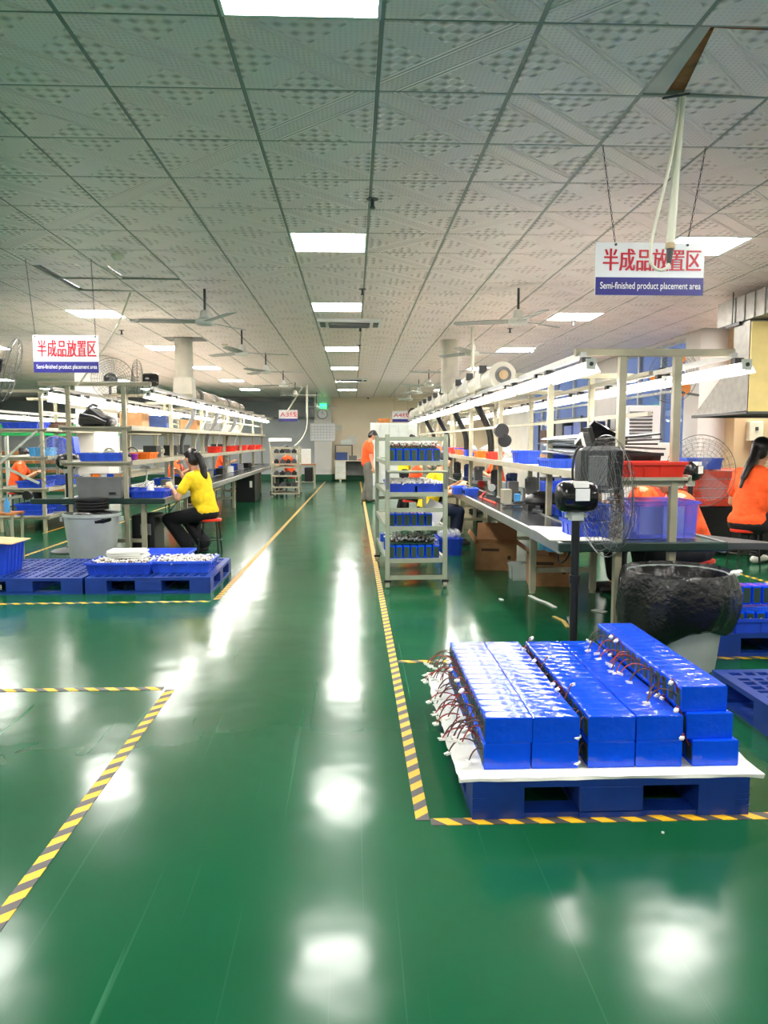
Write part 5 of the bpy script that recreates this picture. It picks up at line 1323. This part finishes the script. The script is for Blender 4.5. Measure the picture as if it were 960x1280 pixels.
for k, y in enumerate((11.3,13.6,16.0,18.4)):
    m = MB().tube([(-.0,0,0),(.03,0,.22),(.0,.02,.36)], .012, 6).lathe([(.0,.34),(.06,.33),(.075,.30),(.07,.30),(.0,.33)], 16)
    clutter('bench_lamp', m, 'locker', 'small white gooseneck lamp on the A3 bench', 'lamp', (-3.0,y,TZ+.001), 0, 'gooseneck lamps on the A3 bench', True)
# A4 bench: machines and spools along the mat under the shelf
for k, y in enumerate((8.9,10.0,11.2,12.6,13.9,15.4,17.0)):
    m = MB().box(-.09,.09,-.11,.11,0,.05).box(-.07,.07,.03,.10,.05,.26).box(-.05,.05,-.08,.10,.22,.28).cyl((0,-.05,.14),(0,-.05,.22),.015,n=8)
    clutter('bench_press', m, ('mid_grey','cab_blue','dark_grey')[k % 3], ('small grey bench press on the A4 mat','small blue bench press on the A4 mat','small dark bench press on the A4 mat')[k % 3], 'press', (2.06,y,TZ+.001), rr.uniform(-.3,.3), 'bench presses on the A4 mat')
for k, y in enumerate((8.75,9.3,10.7,11.6)):
    clutter('wire_spool', MB().cyl((-.05,0,.05),(-.04,0,.05),.05,n=16).cyl((.04,0,.05),(.05,0,.05),.05,n=16).cyl((-.04,0,.05),(.04,0,.05),.032,n=16), 'wire_red' if k % 2 else 'white_bottle', 'red wire spool on the A4 bench' if k % 2 else 'white wire spool on the A4 bench', 'spool', (1.92,y,TZ+.0), rr.uniform(0,3), 'wire spools on the A4 bench', True)
for k, (y, mt_) in enumerate(((13.6,'blue_bin'),(14.6,'red_bin'),(15.6,'blue_bin'),(16.6,'orange_bin'),(17.6,'blue_bin'),(18.6,'red_bin'))):
    tray((1.92,y,SZ+.001), .24, .34, .12, mt_, {'blue_bin':'blue bin further along the A4 shelf','red_bin':'red bin further along the A4 shelf','orange_bin':'orange bin further along the A4 shelf'}[mt_], 'storage_bin', 'bin', group='bins further along the A4 shelf', ribs=2)
for k, y in enumerate((11.0,12.4,14.2)):
    m = MB(); m.ell((0,0,.09),(.13,.16,.09),None,14,8)
    clutter('film_bag', m, 'film_clear', 'crumpled clear film bag on the A4 shelf', 'bag', (2.14,y,SZ+.001), 0, 'film bags on the A4 shelf', True)
# loose cables under the benches
for k, (x, y) in enumerate(((1.78,6.3),(2.1,6.9),(-2.6,10.9),(-2.7,13.2))):
    m = MB().tube(bez((0,0,TZ-.06),(.1,.1,.35),(-.2,.2,.3),(.15,.5,TZ-.06),n=12), .008, 6)
    clutter('loose_cable', m, 'black', 'black cable sagging under the A4 bench' if x > 0 else 'black cable sagging under the A3 bench', 'cable', (x,y,0), 0, 'cables sagging under the benches', True)
# yellow worker's carton and crate stacks between the lines and the windows
for k in range(3):
    tray((3.35,12.6,.001+.262*k), .5, .36, .26, 'blue_bin', ('bottom blue crate of the stack behind the A4 line','middle blue crate of the stack behind the A4 line','top blue crate of the stack behind the A4 line')[k], 'storage_bin', 'bin', ribs=3, taper=.97)
# ------------------------------------------------------------------ people
def capsule(mb, p, q, r0, r1, n=12):
    p, q = Vector(p), Vector(q); d = q-p; L = max(d.length, 1e-4); d = d/L
    pts = []; rs = []
    for a in (-90,-60,-30): pts.append(p+d*r0*math.sin(R(a))); rs.append(max(r0*math.cos(R(a)), r0*.08))
    pts += [p, q]; rs += [r0, r1]
    for a in (30,60,90): pts.append(q+d*r1*math.sin(R(a))); rs.append(max(r1*math.cos(R(a)), r1*.08))
    mb.tube(pts, rs, n)
def fuse(name, mb, mats, voxel, smooth=6):
    me = mb.mesh(name+'_src', mats, fix=True); o = bpy.data.objects.new('tmp', me); COL.objects.link(o)
    m = o.modifiers.new('r', 'REMESH'); m.mode = 'VOXEL'; m.voxel_size = voxel; m.use_smooth_shade = True
    s = o.modifiers.new('s', 'SMOOTH'); s.factor = .5; s.iterations = smooth
    bpy.context.view_layer.update()
    out = bpy.data.meshes.new_from_object(o.evaluated_get(bpy.context.evaluated_depsgraph_get()))
    bpy.data.objects.remove(o); out.name = name
    out.materials.clear(); out.materials.append(MT[mats])
    out.polygons.foreach_set('use_smooth', [True]*len(out.polygons)); out.update()
    return out
def ik(a, c, l1, l2, pole):
    a, c, pole = Vector(a), Vector(c), Vector(pole); d = c-a; L = min(d.length, (l1+l2)*.995); dn = d.normalized()
    c = a+dn*L; x = (l1*l1-l2*l2+L*L)/(2*L); h = math.sqrt(max(l1*l1-x*x, 0))
    pn = (pole-dn*pole.dot(dn)).normalized()
    return a+dn*x+pn*h, c
def hand(mb, w, d, n, side, curl=.5):
    d = Vector(d).normalized(); n = Vector(n); n = (n-d*n.dot(d)).normalized(); s = d.cross(n)*side
    w = Vector(w)
    for k, (off, ln) in enumerate(((-.030,.062),(-.011,.072),(.010,.068),(.030,.052))):
        b = w+d*.085+s*(-off)
        capsule(mb, w+d*.015+s*(-off*.55), b, .0145, .0115, 8)
        a = curl*.5; p = b; dd = d
        for seg, f in enumerate((.45,.32,.23)):
            dd = (d*math.cos(a)+n*math.sin(a)).normalized(); q_ = p+dd*ln*f*1.1
            capsule(mb, p, q_, .0088-.0008*seg, .0082-.0008*seg, 8); p = q_; a += curl*.75
    t0 = w+d*.03+s*.028; t1 = t0+(d*.6+s*.75).normalized()*.035+n*.006; t2 = t1+(d*.9+s*.25+n*.25).normalized()*.03
    capsule(mb, w+d*.012+s*.012, t0, .014, .012, 8); capsule(mb, t0, t1, .011, .0095, 8); capsule(mb, t1, t2, .0092, .008, 8)
def person(label, loc, rz, pose, shirt, pants, shoe, hairstyle, S=1., female=True, voxel=.009, seat=.47, lean=12, headpitch=15, headyaw=0,
           lh=None, rh=None, knee_in=.12, foot=(.10,.50), foot2=None, leg_w=1., grp=None, collar=False, long_back=0):
    """local frame: faces +Y; returns the person empty with a continuous body mesh and clothing children"""
    t = thing('person', label, 'person', loc, rz, grp)
    sw = (.165 if female else .19)*S; hw = (.095 if female else .09)*S
    hipz = seat+.085 if pose == 'sit' else .90*S
    hip = Vector((0,0,hipz)); a = R(lean)
    up = Vector((0,math.sin(a),math.cos(a)))
    waist = hip+up*.18*S; chest = hip+up*.36*S; a2 = a+R(6); up2 = Vector((0,math.sin(a2),math.cos(a2)))
    neck = chest+up2*.15*S
    ah = a2*.4+R(headpitch); hu = Vector((0,math.sin(ah),math.cos(ah)))
    head = neck+up2*.06*S+hu*.105*S
    Rh = Matrix.Rotation(headyaw,3,'Z') @ Matrix.Rotation(-ah,3,'X')
    B = MB()
    # torso
    B.ell(hip+Vector((0,-.01,.0)), (.155*S if female else .15*S,.105*S,.12*S)); B.ell(waist, (.125*S,.088*S,.13*S)); B.ell(chest, (.155*S if female else .175*S,.105*S,.16*S), Matrix.Rotation(-a2,3,'X'))
    if female: 
        for s in (-1,1): B.ell(chest+Vector((s*.07*S,.075*S,-.02*S)), (.06*S,.05*S,.055*S))
    capsule(B, neck-up2*.04*S, neck+hu*.07*S, .05*S, .046*S)
    for s in (-1,1): capsule(B, neck-up2*.03*S, neck-up2*.055*S+Vector((s*sw,0,0)), .052*S, .05*S)
    # head
    def H(x, y, z): return head+Rh @ Vector((x*S,y*S,z*S))
    B.ell(head, (.074*S,.092*S,.108*S), Rh, 20, 14); B.ell(H(0,.02,-.05), (.056*S,.066*S,.062*S), Rh)
    B.ell(H(0,.098,-.018), (.012*S,.016*S,.022*S), Rh); B.ell(H(0,.075,-.092), (.024*S,.018*S,.016*S), Rh)
    for s in (-1,1): B.ell(H(s*.076,-.005,-.012), (.010*S,.018*S,.028*S), Rh); B.ell(H(s*.03,.082,.02), (.02*S,.012*S,.01*S), Rh)
    # arms
    T_ = MB(); P_ = MB(); SH = {}
    sh = []
    for s, tgt in ((-1,lh),(1,rh)):
        shd = neck-up2*.065*S+Vector((s*(sw+.01),0,0))
        if tgt is None: tgt = shd+Vector((s*.05,.02,-.53*S))
        tgt = Vector(tgt)
        el, wr = ik(shd, tgt, .285*S, .255*S, (s*.55,-.6,-.7))
        capsule(B, shd, el, .047*S, .038*S); capsule(B, el, wr, .038*S, .026*S)
        hand(B, wr, (wr-el), Vector((-s*.35,-.1,-1)) if abs((wr-el).normalized().z) < .8 else Vector((-s,0.2,0)), -s, .55)
        sl_end = shd.lerp(el, .62)
        capsule(T_, shd-Vector((s*.02,0,0)), sl_end, .060*S, .064*S)
        sh.append(shd)
    # legs
    if pose == 'sit':
        for s, ft in ((-1,foot),(1,foot2 or foot)):
            hj = hip+Vector((s*hw,.02,-.02)); an = Vector((s*ft[0],ft[1],.075*S))
            kn, an = ik(hj, an, .42*S, .41*S, (s*.25,.8,.75))
            capsule(B, hj, kn, .082*S, .058*S); capsule(B, kn, kn.lerp(an,.35), .055*S, .056*S); capsule(B, kn.lerp(an,.35), an, .055*S, .036*S)
            capsule(P_, hj, kn, .100*S, .076*S); capsule(P_, kn, an+Vector((0,0,.05)), .074*S, .062*S*leg_w)
            SH[s] = an
        P_.ell(hip+Vector((0,-.01,-.01)), (.18*S,.135*S,.12*S))
    else:
        for s in (-1,1):
            hj = hip+Vector((s*hw,0,-.02)); kn = Vector((s*(hw+.01),.03,.48*S)); an = Vector((s*(hw+.02),-.01+.05*s,.08*S))
            capsule(B, hj, kn, .085*S, .058*S); capsule(B, kn, kn.lerp(an,.35), .055*S, .056*S); capsule(B, kn.lerp(an,.35), an, .055*S, .036*S)
            capsule(P_, hj, kn, .103*S, .083*S); capsule(P_, kn, an+Vector((0,-.01,.0)), .083*S, .076*S)
            SH[s] = an
        P_.ell(hip+Vector((0,-.01,.0)), (.175*S,.125*S,.12*S))
    for s in (-1,1):
        an = SH[s]; capsule(B, an, an+Vector((0,-.03,-.04)), .036*S, .034*S, 10); capsule(B, an+Vector((0,-.03,-.04)), an+Vector((s*.01,.15*S,-.045)), .034*S, .024*S, 10)
    link('body', fuse('body', B, 'skin', voxel, 4), t)
    # shirt
    hem = hip+Vector((0,-.005,.0))
    T_.ell(hem+up*.01, (.184*S if female else .178*S,.142*S,.125*S)); T_.ell(waist, (.172*S,.134*S,.17*S)); capsule(T_, hem+up*.06, chest-up*.02, .142*S, .135*S, 20); T_.ell(chest, (.182*S if female else .2*S,.132*S,.175*S), Matrix.Rotation(-a2,3,'X'))
    if female:
        for s in (-1,1): T_.ell(chest+Vector((s*.07*S,.08*S,-.02*S)), (.072*S,.06*S,.068*S))
    for s in (-1,1): capsule(T_, neck-up2*.05*S, sh[0 if s < 0 else 1]-Vector((s*.01,0,0)), .062*S, .060*S)
    to = link('shirt', fuse('shirt', T_, shirt, voxel*1.3, 5), t)
    cpts = [neck+up2*.0+Vector((.058*S*math.cos(q_),.052*S*math.sin(q_)+.005,.012*math.sin(q_)*-1)) for q_ in [2*math.pi*i/16 for i in range(16)]]
    part('collar', MB().tube(cpts, .014*S if collar else .008*S, 6, closed=True), shirt, to, smooth=True)
    link('trousers', fuse('trousers', P_, pants, voxel*1.3, 5), t)
    for s in (-1,1):
        an = SH[s]; m = MB(); capsule(m, an+Vector((0,-.035,-.042)), an+Vector((s*.012,.165*S,-.046)), .041*S, .034*S, 12)
        m.v = [(x,y,max(z, .004)) for x, y, z in m.v]
        part('shoe', m, shoe, t, smooth=True)
    # hair
    Hh = MB()
    Hh.ell(H(0,-.022,.028), (.084*S,.092*S,.098*S), Rh, 18, 12); Hh.ell(H(0,-.035,-.025), (.083*S,.072*S,.08*S), Rh); Hh.ell(H(0,.045,.075), (.06*S,.045*S,.036*S), Rh)
    if hairstyle == 'pony':
        Hh.ell(H(0,-.105,.02), (.035*S,.035*S,.035*S), Rh)
        p = H(0,-.115,.02); 
        for k, (dy, dz, r_) in enumerate(((-.05,-.06,.04),(-.035,-.10,.046),(-.01,-.11,.044),(.0,-.10,.034),(.0,-.07,.018))):
            q_ = p+Vector((0,dy*S,dz*S)); capsule(Hh, p, q_, r_*S*.95, r_*S, 10); p = q_
    elif hairstyle == 'long':
        p = H(0,-.07,-.02)
        for dy, dz, r_ in ((-.05,-.08,.05),(-.08,-.08,.045),(-.07,-.09,.035),(-.04,-.08,.02)):
            q_ = p+Vector((0,dy*S,dz*S)); capsule(Hh, p, q_, r_*S, r_*S*.85, 10); p = q_
    elif hairstyle == 'bun': Hh.ell(H(0,-.10,.06), (.05*S,.05*S,.05*S), Rh)
    hr = link('hair', fuse('hair', Hh, 'hair', max(voxel, .009), 3), t)
    if hairstyle == 'pony': part('hair_tie', MB().cyl(H(0,-.108,.03), H(0,-.13,.01), .03*S, n=12), 'paper', hr, smooth=True)
    # face
    for s in (-1,1):
        e = part('eye', MB().ell(H(s*.03,.084,.006), (.013*S,.007*S,.007*S), Rh, 10, 6), 'eye_white', t, smooth=True)
        part('iris', MB().ell(H(s*.03,.0895,.006), (.005*S,.003*S,.005*S), Rh, 8, 5), 'black', e, smooth=True)
        part('eyebrow', MB().tube([H(s*.016,.090,.026),H(s*.03,.090,.03),H(s*.046,.080,.026)], .003*S, 5), 'hair', t)
    part('mouth', MB().ell(H(0,.086,-.06), (.022*S,.006*S,.007*S), Rh, 10, 6), 'lip', t, smooth=True)
    return t
def stool(x, y, label, z=.45, seat='stool_red'):
    t = thing('stool', label, 'stool', (x,y,0))
    part('seat', MB().lathe([(.15,z-.03),(.155,z-.02),(.155,z-.005),(.14,z),(0,z)], 24), seat, t, smooth=True)
    for sx in (-1,1):
        for sy in (-1,1): part('leg', MB().cyl((sx*.13,sy*.13,0),(sx*.10,sy*.10,z-.025),.011,n=8), 'black', t, smooth=True)
    part('ring', MB().tube([(.125*math.cos(2*math.pi*i/16)*1.25,.125*math.sin(2*math.pi*i/16)*1.25,.18) for i in range(16)], .007, 6, closed=True), 'black', t, smooth=True)
    return t
# standing man by the aisle tape
person('man in orange polo and grey trousers standing, looking down at the line', (.33,18.4,0), R(-82), 'stand', 'orange_shirt', 'trouser_grey', 'shoe_dark', 'short', S=1.02, female=False, voxel=.010, lean=3, headpitch=42, collar=True, lh=(-.22,.12,.86), rh=(.22,.10,.80))
# seated woman in yellow at the A3 bench
stool(-1.86,10.05,'black stool with red seat under the woman in yellow')
person('woman in yellow shirt and black trousers with a ponytail, seated at the A3 bench', (-1.90,10.05,0), R(66), 'sit', 'yellow_shirt', 'trouser_black', 'shoe_dark', 'pony', S=1.06, voxel=.008, seat=.45, lean=14, headpitch=12, headyaw=-.25, lh=(-.16,.42,.86), rh=(.10,.44,1.0), foot=(.12,.22), foot2=(.10,.12), leg_w=1.5)
# woman in orange on the right
stool(4.44,8.6,'red-seated stool under the woman in orange by the red machine')
person('woman in orange polo seated with her back turned by the red machine', (4.47,8.6,0), R(-58), 'sit', 'orange_shirt', 'trouser_black', 'shoe_white', 'long', S=1.24, voxel=.009, seat=.45, lean=13, headpitch=14, headyaw=-.1, collar=True, lh=(-.15,.45,.75), rh=(.15,.45,.75), foot=(.12,.42))
# two workers behind the A4 bench end
for k, (x, y) in enumerate(((2.95,7.35),(2.92,6.45))):
    stool(x, y, ('stool under the worker behind the blue crate','stool under the worker beside the second A4 end post')[k])
    person(('worker in orange shirt bending behind the A4 bench, beside the first post','worker in orange shirt bending behind the A4 bench, beside the second post')[k], (x,y,0), R(88), 'sit', 'orange_shirt', 'trouser_black', 'shoe_dark', 'bun' if k else 'pony', voxel=.012, seat=.45, lean=22, headpitch=25, lh=(-.15,.42,.82), rh=(.15,.42,.82), foot=(.12,.40))
# workers along the A4 aisle side, behind the cart
for k, (x, y, sh_, pn, lb) in enumerate(((1.02,10.75,'yellow_shirt','jeans','worker in yellow shirt and dark jeans seated behind the grey cart'),(.98,13.1,'orange_shirt','trouser_black','worker in orange seated past the yellow worker behind the cart'))):
    stool(x, y, ('stool under the yellow worker behind the cart','stool under the orange worker behind the cart')[k])
    person(lb, (x,y,0), R(-88), 'sit', sh_, pn, 'shoe_dark', 'bun', voxel=.012, seat=.45, lean=16, headpitch=22, lh=(-.15,.44,.84), rh=(.15,.44,.84), foot=(.12,.40))
person('worker in yellow shirt standing far along the A4 bench', (1.03,15.9,0), R(-88), 'stand', 'yellow_shirt', 'trouser_black', 'shoe_dark', 'bun', S=.94, voxel=.014, lean=14, headpitch=25, lh=(-.15,.44,.95), rh=(.15,.44,.95))
# workers on the far sides
for k, (x, y, rz_, lb) in enumerate(((2.95,15.6,88,'worker in orange seated on the window side of the A4 bench'),(-3.98,17.2,-88,'worker in orange seated on the outer side of the A3 bench'),(-3.98,23.2,-88,'worker in orange seated far along the outer side of the A3 bench'),(-6.55,15.3,-80,'worker in orange before the green fascia at far left'),(-1.72,21.35,60,'worker in orange seated behind the far cream cart'))):
    stool(x, y, 'black stool under the '+('worker on the window side of the A4 bench','worker on the outer side of the A3 bench','farthest worker on the outer A3 side','worker before the green fascia','worker behind the far cream cart')[k])
    person(lb, (x,y,0), R(rz_), 'sit', 'orange_shirt', 'trouser_black', 'shoe_dark', 'bun', voxel=.014, seat=.45, lean=12, headpitch=20, lh=(-.15,.42,.84), rh=(.15,.42,.84), foot=(.12,.40))
